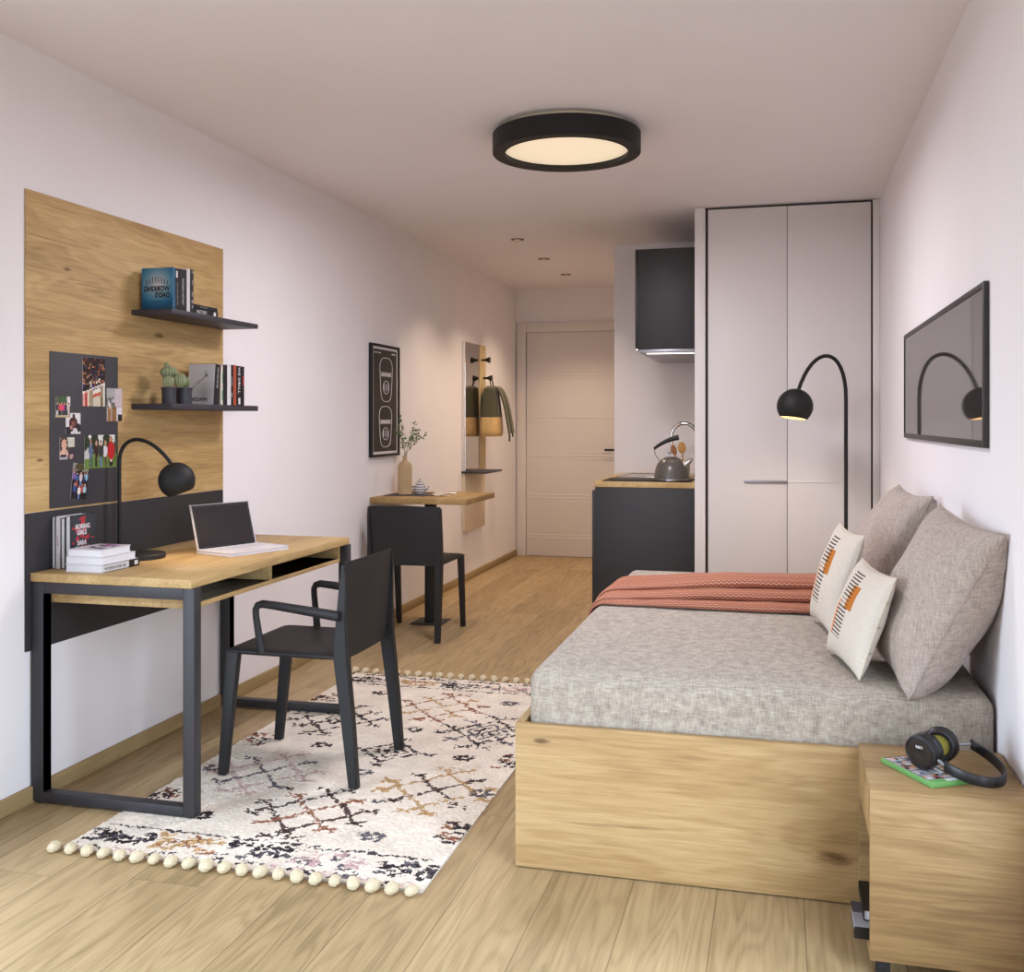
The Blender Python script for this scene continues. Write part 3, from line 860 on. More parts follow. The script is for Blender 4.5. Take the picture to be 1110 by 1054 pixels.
part('spine_print', B().box(-2.1322, -2.1314, 3.028, 3.0852, zd, .7795), M_bkblack, bk, 'black spine end', smooth=False)
part('title', text_bm('MODERN ICONS 100', .0145, (-2.1315, 2.899, zd + .0075), (0, 1, 0), (0, 0, 1), .0002, sx=.82), M_ink, bk, 'black lettering')
part('emblem', B().box(-2.1315, -2.1308, 3.058, 3.076, zd + .006, zd + .02).box(-2.131, -2.1306, 3.063, 3.071, zd + .010, zd + .016), M_inkw, bk, smooth=False)
bk = book('middle book of the desk stack, white page edges', -2.271, -2.131, 2.889, 3.066, .7797, .8045, 'Z', '-X', M_whitebk, G4)
bk = book('top book of the desk stack with a black and purple cover print', -2.262, -2.137, 2.887, 3.046, .8047, .8285, 'Z', '-X', M_whitebk, G4)
a = img(26, 34, '#cfccd2')
for k in range(46):
    disc(a, rng.uniform(.3, .85), rng.uniform(.25, .85), .09, .06, rng.choice(['#17141c', '#201a2c', '#d8d3d8', '#2a1c4a']))
disc(a, .6, .8, .22, .1, '#8a2a96'); disc(a, .35, .9, .1, .06, '#b03040'); rect(a, .3, .8, .5, .56, '#e2dfe4')
part('cover_print', painted(B(), (-2.2617, 2.8875, .8288), (.1245, 0, 0), (0, .158, 0), a, .0003), M_print, bk, 'black and purple print', smooth=False)

# ---------------------------------------------------------------- arc lamps
def lamp(name, label, base, brad, bthick, pts, pr, sc, sr, axis, cut, matb, grp=None):
    t = thing(name, label, 'lamp', base)
    part('base', B().lathe([(0, 0), (brad - .003, 0), (brad, .003), (brad, bthick - .003), (brad - .003, bthick), (0, bthick)], base, 48), matb, t)
    part('arched_pole', B().tube(pts, pr, 12, up=(0.13, 1, 0)), matb, t)
    q = Vector(axis).normalized().to_track_quat('-Z', 'Y').to_matrix().to_4x4()
    a0 = math.acos(cut / sr)      # angle from the opening axis
    prof = []
    n = 22
    for i in range(n + 1):
        th = (PI - a0) * i / n
        prof.append((max(0, sr * math.sin(th)) if i else 0, sr * math.cos(th)))
    outer = list(prof)
    part('lamp_shade', B().lathe(outer, sc, 44, q), matb, t)
    si = sr - .003
    inner = [((si * math.sin((PI - a0) * i / n)) if i else 0, si * math.cos((PI - a0) * i / n)) for i in range(n + 1)]
    inner.append((outer[-1][0], outer[-1][1]))
    sh = t.children[-1]
    part('shade_lining', B().lathe(inner, sc, 44, q), M_shadein, t, 'white shade lining')
    ax = Vector(axis).normalized()
    bc = Vector(sc) + ax * (cut * .25)
    part('bulb', B().ball(bc, sr * .38), M_bulb, t, 'lit bulb')
    return t, bc, ax

def arc(p_base, z_straight, ctrl, end, n=16):
    """straight pole, then a cubic bezier to end"""
    p0 = Vector((p_base[0], p_base[1], z_straight))
    pts = [Vector(p_base), p0 - Vector((0, 0, .01))]
    c1, c2 = Vector(ctrl[0]), Vector(ctrl[1]); e = Vector(end)
    for i in range(n + 1):
        s = i / n
        pts.append(p0 * (1 - s) ** 3 + c1 * 3 * s * (1 - s) ** 2 + c2 * 3 * s * s * (1 - s) + e * s ** 3)
    return pts

Yl = 3.25
_, bulb1, ax1 = lamp('desk_lamp', 'black arched desk lamp with a ball shade standing on the desk', (-2.245, Yl, .7535), .092, .018,
     arc((-2.328, Yl, .7535), 1.10, ((-2.328, Yl, 1.21), (-2.20, Yl, 1.215)), (-2.106, Yl, 1.085)), .0068,
     (-2.092, Yl, 1.037), .0645, (.28, .22, -1), .046, M_blackm)
_, bulb2, ax2 = lamp('floor_lamp', 'black arched floor lamp with ball shade between bed and wardrobe', (.325, 5.69, 0), .14, .02,
     arc((0.3410, 5.7021, .0), 1.3659, ((0.3410, 5.7021, 1.6611), (0.1686, 5.5651, 1.6611)), (0.0928, 5.5072, 1.4028)), .0100,
     (0.0769, 5.4913, 1.3259), .0915, (-.13, -.10, -1), .063, M_blackm)

# laptop
def fwd(a, b, s): return a + (b - a) * s
t = thing('laptop', 'open silver laptop with a dark screen on the desk', 'laptop', (-2.0, 3.53, .7537))
h0 = Vector((-2.108, 3.414, .7545)); h1 = Vector((-2.012, 3.672, .7545))
ux = (h1 - h0).normalized(); uy = Vector((ux.y, -ux.x, 0)); uz = Vector((0, 0, 1))
wl = (h1 - h0).length
Ml = Matrix(((ux.x, uy.x, 0, h0.x), (ux.y, uy.y, 0, h0.y), (0, 0, 1, .7537), (0, 0, 0, 1)))
part('base', B().box(0, wl, 0, .185, .001, .013, .004, 2, Ml), M_lapt, t)
kb = B()
for r_ in range(5):
    for c_ in range(13):
        kb.box(.012 + c_ * (wl - .024) / 13, .012 + (c_ + .86) * (wl - .024) / 13, .018 + r_ * .016, .031 + r_ * .016, .013, .0138, 0, 1, Ml)
part('keyboard', kb, M_keys, t, smooth=False)
part('trackpad', B().box(wl * .34, wl * .66, .112, .172, .0128, .0133, 0, 1, Ml), M_keys, t, smooth=False)
Mlid = Ml @ Matrix.Translation((0, .004, .012)) @ Matrix.Rotation(math.radians(16), 4, 'X')
lid = part('lid', B().box(0, wl, -.006, 0, 0, .172, .003, 2, Mlid), M_lapt, t)
part('screen', B().box(.0025, wl - .0025, -.0004, .0006, .002, .17, 0, 1, Mlid), M_black, lid, 'black bezel', smooth=False)
part('display', B().box(.011, wl - .011, .0004, .0009, .012, .162, 0, 1, Mlid), M_screen, lid, 'dark display', smooth=False)

# ---------------------------------------------------------------- chairs
def chair(name, label, loc, rotz, arms):
    """local frame: faces +Y"""
    t = thing(name, label, 'chair', loc, rotz)
    W = .225
    def slab(side):
        def fn(u, v):
            a_ = math.sin((u - .5) * PI); c_ = math.sin((v - .5) * PI)
            e = max(0, 1 - abs(a_) ** 14) ** .5 * max(0, 1 - abs(c_) ** 14) ** .5
            dip = .008 * math.cos(a_ * PI / 2) * math.cos(c_ * PI / 2)
            return Vector((a_ * (W - .001), .0145 + c_ * .2145, .4375 - dip + side * .0135 * e))
        return fn
    b = B().sheet(slab(1), 30, 30).sheet(slab(-1), 30, 30)
    part('seat', b, M_chair, t, local=True, angle=60)
    def back(u, v):
        x = (u - .5) * 2 * W
        z = .425 + v * .343
        y = -.205 - .012 * v - .022 * math.cos((u - .5) * PI) * (0.4 + .6 * v)
        if v > .86:
            k = (v - .86) / .14
            x *= 1 - .035 * k ** 3
            z -= .006 * abs(u - .5) * 2 * k
        return Vector((x, y, z))
    b = B().sheet(back, 20, 18)
    bmesh.ops.solidify(b.bm, geom=b.bm.faces[:], thickness=.016)
    part('backrest', b, M_chair, t, local=True)
    for s in (-1, 1):
        part('leg', B().prism((s * .207, .246, 0), (s * .2055, .204, .440), (.028, .032), (.034, .046), .004), M_chair, t, local=True)
        # rear leg runs on as the stile of the backrest
        b = B()
        pts = [(0, -.252, .030, .034), (.20, -.232, .032, .040), (.43, -.205, .034, .052), (.56, -.207, .022, .036), (.70, -.213, .014, .022), (.752, -.216, .010, .014)]
        rings = []
        for z, y, wx, wy in pts:
            xo = s * (W - wx / 2 + (.002 if z < .3 else 0))
            rings.append([b.bm.verts.new((xo + dx * wx / 2, y + dy * wy / 2, z)) for dx, dy in ((-1, -1), (1, -1), (1, 1), (-1, 1))])
        for r0, r1 in zip(rings, rings[1:]):
            for k in range(4):
                b.bm.faces.new((r0[k], r0[(k + 1) % 4], r1[(k + 1) % 4], r1[k]))
        b.bm.faces.new(rings[0][::-1]); b.bm.faces.new(rings[-1])
        bmesh.ops.bevel(b.bm, geom=[e for e in b.bm.edges if abs((e.verts[0].co - e.verts[1].co).normalized().z) > .6], offset=.004, segments=2, affect='EDGES')
        part('leg', b, M_chair, t, local=True)
        if arms:
            xs = s * (W + .004)
            P = [(xs - s * .010, .090, .440), (xs - s * .004, .098, .50), (xs, .107, .565), (xs, .108, .590), (xs, .100, .604), (xs, .082, .610), (xs, .03, .606), (xs, -.08, .594), (xs, -.17, .584), (xs, -.205, .580)]
            part('armrest', B().tube(P, [.0145, .013, .012, .012, .013, .014, .015, .0165, .018, .018], 12, .85, up=(1, 0, 0)), M_chair, t, local=True)
    return t
RUGT = .008
chair('desk_armchair', 'dark plastic armchair on the patterned rug at the desk', (-1.645, 3.432, RUGT), PI / 2, True)
chair('dining_chair', 'dark plastic chair without arms pushed up to the small wall table', (-2.073, 5.717, 0), 0, False)

# ---------------------------------------------------------------- rug
RX0, RX1, RY0, RY1 = -2.025, -.915, 2.56, 4.70
CS = .0046
nu = int((RX1 - RX0) / CS); nv = int((RY1 - RY0) / CS)
S, T_ = np.meshgrid((np.arange(nu) + .5) * CS, (np.arange(nv) + .5) * CS)
def smooth_noise(shape, cell):
    h = int(shape[0] / cell) + 3; w = int(shape[1] / cell) + 3
    g = rng.normal(0, 1, (h, w))
    yy = np.arange(shape[0]) / cell; xx = np.arange(shape[1]) / cell
    y0 = yy.astype(int); x0 = xx.astype(int)
    fy = (yy - y0)[:, None]; fx = (xx - x0)[None, :]
    fy = fy * fy * (3 - 2 * fy); fx = fx * fx * (3 - 2 * fx)
    a_ = g[y0][:, x0]; b_ = g[y0][:, x0 + 1]; c_ = g[y0 + 1][:, x0]; d_ = g[y0 + 1][:, x0 + 1]
    return (a_ * (1 - fx) + b_ * fx) * (1 - fy) + (c_ * (1 - fx) + d_ * fx) * fy
shp = S.shape
sj = S + .0045 * smooth_noise(shp, 3) + .004 * smooth_noise(shp, 9)
tj = T_ + .0055 * smooth_noise(shp, 3) + .004 * smooth_noise(shp, 9)
base = np.ones(shp + (3,)) * hexc('#dfd3c3')
base += (.016 * smooth_noise(shp, 2) + .02 * smooth_noise(shp, 14))[..., None]
drop = smooth_noise(shp, 2.2)
ink = np.zeros(shp)
def put(mask, col, thr=-.75, alpha=.84):
    m = mask & (drop > thr)
    base[m] = base[m] * (1 - alpha) + hexc(col) * alpha * (1 + .12 * rng.normal(0, 1, (m.sum(), 1)))
BLK, DRK, TAN, PNK, RUS, GRY = '#2b2528', '#3a2b28', '#ad8a5c', '#bd9f9a', '#83543f', '#524e54'
def seg(x0, y0, x1, y1, w, col, thr=-.75):
    dx, dy = x1 - x0, y1 - y0
    L2 = dx * dx + dy * dy
    k = np.clip(((sj - x0) * dx + (tj - y0) * dy) / L2, 0, 1)
    d = np.hypot(sj - x0 - k * dx, tj - y0 - k * dy)
    put(d < w, col, thr)
def lattice(cx, cy, col, col2=None, nl=3, hx=.104, hy=.118, cap=True, thr=-.7):
    """crossing lines forming a diamond trellis; axes along (1,1) and (1,-1)"""
    e1 = np.array([hx, hy]); e2 = np.array([hx, -hy])
    ks = np.linspace(-.66, .66, nl)
    for i, k in enumerate(ks):
        for A, Bv in ((e1, e2), (e2, e1)):
            c_ = col if (i != 1 or col2 is None) else col2
            p = np.array([cx, cy]) + k * A - 1.05 * Bv; q = np.array([cx, cy]) + k * A + 1.05 * Bv
            seg(p[0], p[1], q[0], q[1], .0082, c_, thr)
            if cap:
                for e in (p, q):
                    star(e[0], e[1], .026, c_)
def star(x, y, r, col):
    seg(x - r, y - r * .5, x + r, y + r * .5, .0065, col, -.6); seg(x - r, y + r * .5, x + r, y - r * .5, .0065, col, -.6)
def diamond(cx, cy, rx, ry, col, w=.0065):
    P = [(cx - rx, cy), (cx, cy + ry), (cx + rx, cy), (cx, cy - ry)]
    for i in range(4):
        seg(*P[i], *P[(i + 1) % 4], w, col)
def floret(x, y, r, col, k=6):
    for i in range(k):
        a_ = 2 * PI * i / k
        star(x + r * math.cos(a_), y + r * .9 * math.sin(a_), r * .42, col)
def bush(x, y, col, col2, w=.10, h=.045):
    for i in range(26):
        star(x + rng.uniform(-w, w), y + rng.uniform(-h, h), rng.uniform(.008, .018), rng.choice([col, col2, col]))
WR, LR = RX1 - RX0, RY1 - RY0
for end in (0, 1):
    m = (lambda v: LR - v) if end else (lambda v: v)
    for i in range(26):
        x0 = .03 + i * (WR - .06) / 26
        seg(x0, m(.185), x0 + .03, m(.185 + rng.normal(0, .003)), .0065, BLK)
        if rng.random() < .85:
            star(x0 + .012, m(.030 + rng.normal(0, .006)), .013, rng.choice([BLK, BLK, GRY, PNK]))
    for i, c in enumerate((BLK, TAN, BLK, PNK, BLK)):
        bush(.113 + .228 * i, m(.112), c, {TAN: RUS, PNK: GRY, BLK: GRY}[c])
lattice(.577, .43, DRK, RUS)
lattice(.905, .715, TAN, DRK)
lattice(.26, .73, PNK, GRY)
diamond(.61, 1.05, .105, .115, BLK, .0085); diamond(.61, 1.05, .062, .068, DRK, .0065)
floret(.61, 1.05, .02, BLK, 4)
for dx, dy in ((0, .15), (0, -.15), (.15, 0), (-.15, 0)):
    star(.61 + dx, 1.05 + dy, .022, BLK)
lattice(.24, 1.386, BLK, DRK); diamond(.24, 1.386, .05, .06, BLK)
lattice(.895, 1.375, BLK, GRY); diamond(.895, 1.375, .05, .06, BLK); diamond(.895, 1.375, .085, .1, GRY)
lattice(.603, 1.675, RUS, TAN, thr=-.5)
for x, y in ((.842, .30), (.265, .315), (.588, .793 + .02), (.875, 1.797), (.263, 1.82), (.601, 1.335), (.32, 1.06), (.90, 1.05), (.06, .72), (1.06, .72), (.42, .60), (.75, .57)):
    floret(x, y, .026 if x not in (.42, .75) else .012, rng.choice([BLK, GRY, BLK]))
for x, y in ((.045, .44), (.055, 1.06), (1.085, .39), (1.07, 1.045), (.05, 1.7), (1.07, 1.7)):
    for k in range(14):
        star(x + rng.uniform(-.05, .05), y + rng.uniform(-.075, .075), .015, rng.choice([BLK, RUS, BLK]))
base = np.clip(base, 0, 1)
pile = .0012 * smooth_noise(shp, 1.5)
b = B()
cl = b.bm.loops.layers.float_color.new('Col')
Lc = np.where(base <= 0.04045, base / 12.92, ((base + 0.055) / 1.055) ** 2.4)
pv = np.pad(pile, ((0, 1), (0, 1)), mode='edge')
cx, cy = (RX0 + RX1) / 2, (RY0 + RY1) / 2
rt = thing('patterned_rug', 'cream rug with dark diamond pattern and pompom fringes under the desk chair', 'rug', (cx, cy, 0))
verts = [(RX0 - cx + i * (RX1 - RX0) / nu, RY0 - cy + j * (RY1 - RY0) / nv, .0062 + float(pv[j, i])) for j in range(nv + 1) for i in range(nu + 1)]
faces = [(j * (nu + 1) + i, j * (nu + 1) + i + 1, (j + 1) * (nu + 1) + i + 1, (j + 1) * (nu + 1) + i) for j in range(nv) for i in range(nu)]
n0 = len(verts)
x0, x1, y0, y1 = RX0 - cx, RX1 - cx, RY0 - cy, RY1 - cy
verts += [(x0 - .001, y0 - .001, .0005), (x1 + .001, y0 - .001, .0005), (x1 + .001, y1 + .001, .0005), (x0 - .001, y1 + .001, .0005)]
cor = [0, nu, nv * (nu + 1) + nu, nv * (nu + 1)]
faces.append((n0 + 3, n0 + 2, n0 + 1, n0))
rows = [list(range(0, nu + 1)), [j * (nu + 1) + nu for j in range(nv + 1)], [nv * (nu + 1) + i for i in range(nu, -1, -1)], [j * (nu + 1) for j in range(nv, -1, -1)]]
for k, row in enumerate(rows):
    faces.append(tuple(row[::-1] + [n0 + k, n0 + (k + 1) % 4]))
b.bm.free()
me = bpy.data.meshes.new('pile')
me.from_pydata(verts, [], faces)
ca = me.color_attributes.new('Col', 'FLOAT_COLOR', 'CORNER')
cols = np.ones((len(me.loops), 4), dtype=np.float32) * np.array([.62, .58, .52, 1], dtype=np.float32)
cols[:nu * nv * 4, :3] = np.repeat(Lc.reshape(-1, 3), 4, axis=0)
ca.data.foreach_set('color', cols.ravel())
me.materials.append(M_rug)
ro = bpy.data.objects.new('pile', me); COL.objects.link(ro); ro.parent = rt
pm = None
for end, yb in ((0, RY0), (1, RY1)):
    for i in range(21):
        x = RX0 - .012 + (RX1 - RX0 + .012) * i / 20.4
        s = random.uniform(1.02, 1.25)
        dy = (-.020 if end == 0 else .020) * random.uniform(.9, 1.15)
        if pm is None:
            b = B().ball((0, 0, 0), .0165, (.92, 1.25, .85), 16, 12)
            for v in b.bm.verts:
                v.co *= 1 + random.uniform(-.08, .08)
            b.tube([(0, .012, 0), (0, .03, -.006)], .004, 6)
            pm = part('pompom', b, M_pom, rt, local=True)
            o = pm
        else:
            o = pm.copy(); COL.objects.link(o); o.parent = rt
        o.location = (x - cx, yb + dy - cy, .0145)
        o.rotation_euler = (0, 0, random.uniform(-.35, .35) + (PI if end else 0))
        o.scale = (s, s, s * .95)

# ---------------------------------------------------------------- bed
BX0, BY0, BY1 = -.716, 2.777, 4.86
t = thing('bed_frame', 'light oak bed frame along the right wall', 'bed', (-.09, 3.82, 0))
part('front_panel', B().box(BX0, RX - .003, BY0, BY0 + .022, .004, .4045, .0015), M_oakb, t)
part('side_panel', B().box(BX0, BX0 + .022, BY0 + .0225, BY1 - .0225, .004, .4045, .0015), M_oakby, t)
part('end_panel', B().box(BX0, RX - .003, BY1 - .022, BY1, .004, .4045, .0015), M_oakb, t)
part('slat_base', B().box(BX0 + .023, RX - .006, BY0 + .024, BY1 - .024, .30, .33), M_oakby, t)
b = B().box(-.688, RX - .004, 2.806, 4.835, .331, .551, .045, 5)
single('mattress', b, M_linen, 'mattress in greige linen sheet lying on the oak bed frame', 'mattress', (-.08, 3.82, .331), angle=60)

# throw: three overlapping layers folded across the far half of the bed, hanging over the left side
t = thing('throw_blanket', 'rust-coloured woven throw folded across the far part of the bed', 'blanket', (-.25, 4.2, .552))
def throw_layer(y0, y1, z0, x0, x1, hang, thick, seedv, skew):
    xe = -.692
    L = (x1 - x0)
    def fn(u, v):
        s = u * (L + hang) - hang        # arc length from the mattress edge
        w = .004 * math.sin(u * 9 + seedv * 2 + v * 3) + .003 * math.sin(u * 23 + v * 7 + seedv)
        grow = .35 + .65 * min(1, max(0, (u - .05)) * 2.0)
        rr = thick / 2 * grow
        zb = .5530 + (z0 - .5530) * grow
        y_ = y0 + skew * (1 - u)
        if v < .2:                       # rounded fold facing the foot of the bed
            a_ = v / .2 * PI
            y = y_ + rr - rr * math.sin(a_) ; h = zb + rr - rr * math.cos(a_)
            if v < .02: y += .03
        else:
            q = (v - .2) / .8
            y = y_ + rr + (y1 - y0 - rr) * q; h = zb + 2 * rr * (1 - .75 * q) + .001
        r = .05
        if s < 0:
            k = min(1, -s / (r * PI / 2))
            o = h - .551 + .002
            if -s < r * PI / 2:
                x = xe + r - (r + o) * math.sin(k * PI / 2); z = .551 - r + (r + o) * math.cos(k * PI / 2)
            else:
                x = xe - o; z = .551 - r - (-s - r * PI / 2)
            return Vector((x - .001, y + w, z))
        return Vector((xe + r + s * (L - r) / L, y + w, h + abs(w) * .3 + .002))
    b = B().sheet(fn, 70, 40, uv=True)
    bmesh.ops.solidify(b.bm, geom=b.bm.faces[:], thickness=-.003)
    return b
part('folded_layer', throw_layer(3.81, 4.20, .5530, -.692, .19, .13, .020, 0, .02), M_throw, t)
part('folded_layer', throw_layer(3.98, 4.40, .569, -.692, .19, .115, .026, 2, -.09), M_throw, t)
part('folded_layer', throw_layer(4.17, 4.56, .587, -.692, .19, .10, .030, 4, -.12), M_throw, t)

# pillows
def pillow_bm(A, Bc, Cc, D, thick, k=.10, wr=.0, seed=0, ex=.45):
    """corner order: A near-bottom, B near-top, C far-top, D far-bottom; bulge towards (B-A)x(D-A)"""
    A, Bc, Cc, D = map(Vector, (A, Bc, Cc, D))
    n = ((Bc - A) + (Cc - D)).cross((D - A) + (Cc - Bc)).normalized()
    rs = np.random.default_rng(seed)
    ph1, ph2, ph3 = rs.uniform(0, 6, 3)
    def pt(u, v, side):
        a, c = 2 * u - 1, 2 * v - 1
        a2 = a * (1 - k * (1 - c * c) * abs(a) ** 1.5); c2 = c * (1 - k * (1 - a * a) * abs(c) ** 1.5)
        uu, vv = (a2 + 1) / 2, (c2 + 1) / 2
        p = (A * (1 - uu) + D * uu) * (1 - vv) + (Bc * (1 - uu) + Cc * uu) * vv
        e = max(0, (1 - a * a)) ** ex * max(0, (1 - c * c)) ** ex
        w = wr * e ** .5 * (math.sin(5 * a + 3 * c + ph1) * math.sin(4 * c - 2 * a + ph2) + .6 * math.sin(11 * a + 8 * c * a + ph3) * (abs(a) ** 2 + abs(c) ** 2) * .5)
        p = p + n * side * (thick * e + w)
        p.x = min(p.x, RX - .003)
        if p.y > 2.80:
            p.z = max(p.z, .5535)
        return p
    return pt, n
def pillow(name, label, cat, corners, t1, t2, mat, loc, group, k=.1, wr=.006, seed=0, art=None):
    th = thing(name, label, cat, loc, 0, group)
    pt, n = pillow_bm(*corners, 1.0, k=k)
    N = 56 if art is None else 132
    def mk(thk, side, s):
        f, _ = pillow_bm(*corners, thk, k=k, wr=wr, seed=s, ex=.45 if side > 0 else (.30 if art is None else .4))
        return lambda u, v: f(u, v, side)
    b = B()
    f1 = mk(t1, 1, seed); f2 = mk(t2, -1, seed + 50)
    if art is None:
        b.sheet(f1, N, N); b.sheet(f2, N, N)
    else:
        cl = b.bm.loops.layers.float_color.new('Col')
        b.sheet(f1, N, N)
        b.bm.faces.ensure_lookup_table()
        L = np.where(art <= 0.04045, art / 12.92, ((art + 0.055) / 1.055) ** 2.4)
        nf = len(b.bm.faces)
        for fi, f in enumerate(b.bm.faces):
            j, i = divmod(fi, N)
            c = L[j, i]
            for lp in f.loops:
                lp[cl] = (float(c[0]), float(c[1]), float(c[2]), 1)
        b.sheet(f2, 40, 40)
        b.bm.faces.ensure_lookup_table()
        bc = L[2, 2]
        for f in b.bm.faces[nf:]:
            for lp in f.loops:
                lp[cl] = (float(bc[0]), float(bc[1]), float(bc[2]), 1)
    part('cover', b, mat, th, angle=80)
    f0, _ = pillow_bm(*corners, 0.0, k=k)
    per = [f0(i / 24, 0, 1) for i in range(24)] + [f0(1, i / 24, 1) for i in range(24)] + [f0(1 - i / 24, 1, 1) for i in range(24)] + [f0(0, 1 - i / 24, 1) for i in range(24)]
    part('seam', B().tube(per, .0022, 6, closed=True), mat if art is None else M_napkin, th)
    return th
GP = 'large linen pillows on the bed'
pillow('pillow', 'large greige linen pillow at near end of bed, leaning on the right wall', 'pillow',
       ((.318, 2.775, .540), (.524, 2.668, .978), (.466, 3.30, 1.0), (.285, 3.36, .558)), .090, .135, M_pillow, (.4, 3.05, .555), GP, .07, .009, 3)
pillow('pillow', 'greige linen pillow at far end, behind the farther striped cushion', 'pillow',
       ((.285, 3.76, .56), (.500, 3.69, .996), (.455, 4.28, 1.0), (.245, 4.33, .56)), .095, .11, M_pillow, (.4, 4.0, .555), GP, .085, .007, 9)
def cushion_art():
    N = 132
    a = np.ones((N, N, 3)) * hexc('#cfc6b8')
    a += .012 * rng.normal(0, 1, (N, N, 1))
    # u: 0 near side .. 1 far side ; v: 0 bottom .. 1 top
    for j in range(N):
        v = j / N
        for i in range(N):
            u = 1 - i / N
            if .30 < u < .58 and .20 < v < .92 and (v * 26) % 1 < .36:
                a[j, i] = hexc('#3c3735')
            if .50 < u < .67 and .50 < v < .76:
                a[j, i] = hexc('#b5702f') if not (u < .58 and (v * 26) % 1 < .36) else hexc('#3c3735')
            if .255 < u < .335 and .20 < v < .56 and a[j, i][0] > .5:
                a[j, i] = hexc('#d79b7c')
    return np.clip(a, 0, 1)
ART = cushion_art()
GC = 'striped cushions on the bed'
pillow('cushion', 'cream striped cushion with orange block, leaning on the near pillow', 'cushion',
       ((.206, 2.870, .560), (.303, 2.92, .827), (.244, 3.30, .830), (.138, 3.22, .566)), .050, .040, M_cushion, (.23, 3.15, .555), GC, .075, .002, 21, ART)
pillow('cushion', 'cream striped cushion with orange block, farther along beside the throw', 'cushion',
       ((.165, 3.36, .565), (.260, 3.42, .886), (.204, 3.78, .890), (.105, 3.72, .575)), .050, .040, M_cushion, (.2, 3.7, .555), GC, .075, .002, 33, ART)

# ---------------------------------------------------------------- nightstand and what lies on it
NX0, NX1, NY0, NY1, NZ0, NZ1 = .1955, .530, 2.415, 2.760, .045, .427
t = thing('nightstand', 'oak nightstand with open compartment at near end of the bed', 'nightstand', ((NX0 + NX1) / 2, 2.59, 0))
part('side_panel', B().box(NX0, NX1, NY0, NY0 + .018, NZ0, NZ1 - .001, .0008), M_oakn, t)
part('side_panel', B().box(NX0, NX1, NY1 - .018, NY1, NZ0, NZ1 - .001, .0008), M_oakn, t)
part('top', B().box(NX0 + .0004, NX1, NY0 + .0008, NY1 - .0008, NZ1 - .018, NZ1, .0006), M_oakn, t)
part('bottom', B().box(NX0, NX1, NY0 + .0185, NY1 - .0185, NZ0, NZ0 + .018, .001), M_oakn, t)
part('back_panel', B().box(NX1 - .012, NX1, NY0 + .0185, NY1 - .0185, NZ0 + .0185, NZ1 - .0185), M_oakn, t)
part('drawer', B().box(NX0, NX0 + .018, NY0 + .0195, NY1 - .0195, .309, NZ1 - .02, .001).box(NX0 + .018, NX1 - .03, NY0 + .025, NY1 - .025, .312, .325), M_oakn, t)
for x in (.225, .50):
    for y in (NY0 + .03, NY1 - .03):
        part('leg', B().box(x - .015, x + .015, y - .012, y + .012, 0, NZ0, .002), M_blackm, t, 'black metal leg')
G5 = 'books in the nightstand'
bk = book('pale grey book with black edge sticking out of the nightstand', .166, .36, 2.47, 2.60, NZ0 + .0185, NZ0 + .046, 'Z', '-Y', M_bkblack, G5)
a = img(20, 20, '#9a9a9e'); rect(a, .3, 1, .0, .45, '#c9c9cd'); rect(a, 0, .5, .55, 1, '#4a484e')
part('cover_print', painted(B(), (.1665, 2.4705, NZ0 + .0464), (.193, 0, 0), (0, .129, 0), a, .0003), M_print, bk, 'grey cover print', smooth=False)
bk = book('black and white book lying deeper inside the nightstand, above the pale one', .188, .38, 2.50, 2.66, NZ0 + .048, NZ0 + .072, 'Z', '-X', M_bkblack, G5)

# game case
c0 = Vector((.238, 2.604, NZ1)); c1 = Vector((.331, 2.452, NZ1)); 
b = B()
ZC = NZ1 + .0003
gA, gB, gD = Vector((.2355, 2.610, ZC)), Vector((.3290, 2.452, ZC)), Vector((.318, 2.672, ZC))
gu = (gB - gA); gv = gu.cross(Vector((0, 0, 1))).normalized() * -1 * .118
Mg = Matrix(((gu.normalized().x, gv.normalized().x, 0, gA.x), (gu.normalized().y, gv.normalized().y, 0, gA.y), (0, 0, 1, ZC), (0, 0, 0, 1)))
gl = gu.length
gt = thing('game_case', 'green-edged game case with colourful cover under the headphones', 'game case', tuple(gA))
part('case', B().box(0, gl, 0, .118, 0, .0125, .002, 2, Mg), M_green, gt)
a = img(46, 34, '#b9b4b8')
for k in range(90):
    disc(a, rng.random(), rng.random(), rng.uniform(.02, .06), rng.uniform(.03, .07), rng.choice(['#c08a4a', '#3a5a86', '#d8b066', '#1d1a20', '#b5483a', '#8fb6cc', '#d9d4d2', '#2a2428', '#cfa28a']))
for x in np.linspace(0, 1, 6):
    rect(a, max(0, x - .012), min(1, x + .012), 0, 1, '#1a181c')
for y in (0.02, .36, .68, .98):
    rect(a, 0, 1, max(0, y - .02), min(1, y + .02), '#1a181c')
rect(a, .25, .8, .38, .64, '#cfd3d6')
for k in range(14):
    rect(a, .27 + .037 * k, .29 + .037 * k, .44, .58, '#3a3a40')
b = painted(B(), (0.004, .003, .0128), (gl - .022, 0, 0), (0, .112, 0), a, .0003); b.bm.transform(Mg)
part('cover_print', b, M_print, gt, 'busy coloured cover art', smooth=False)
b = B().box(gl - .016, gl - .003, .045, .110, .0122, .0129, 0, 1, Mg)
part('sticker', b, M_white, gt, 'white label strip', smooth=False)

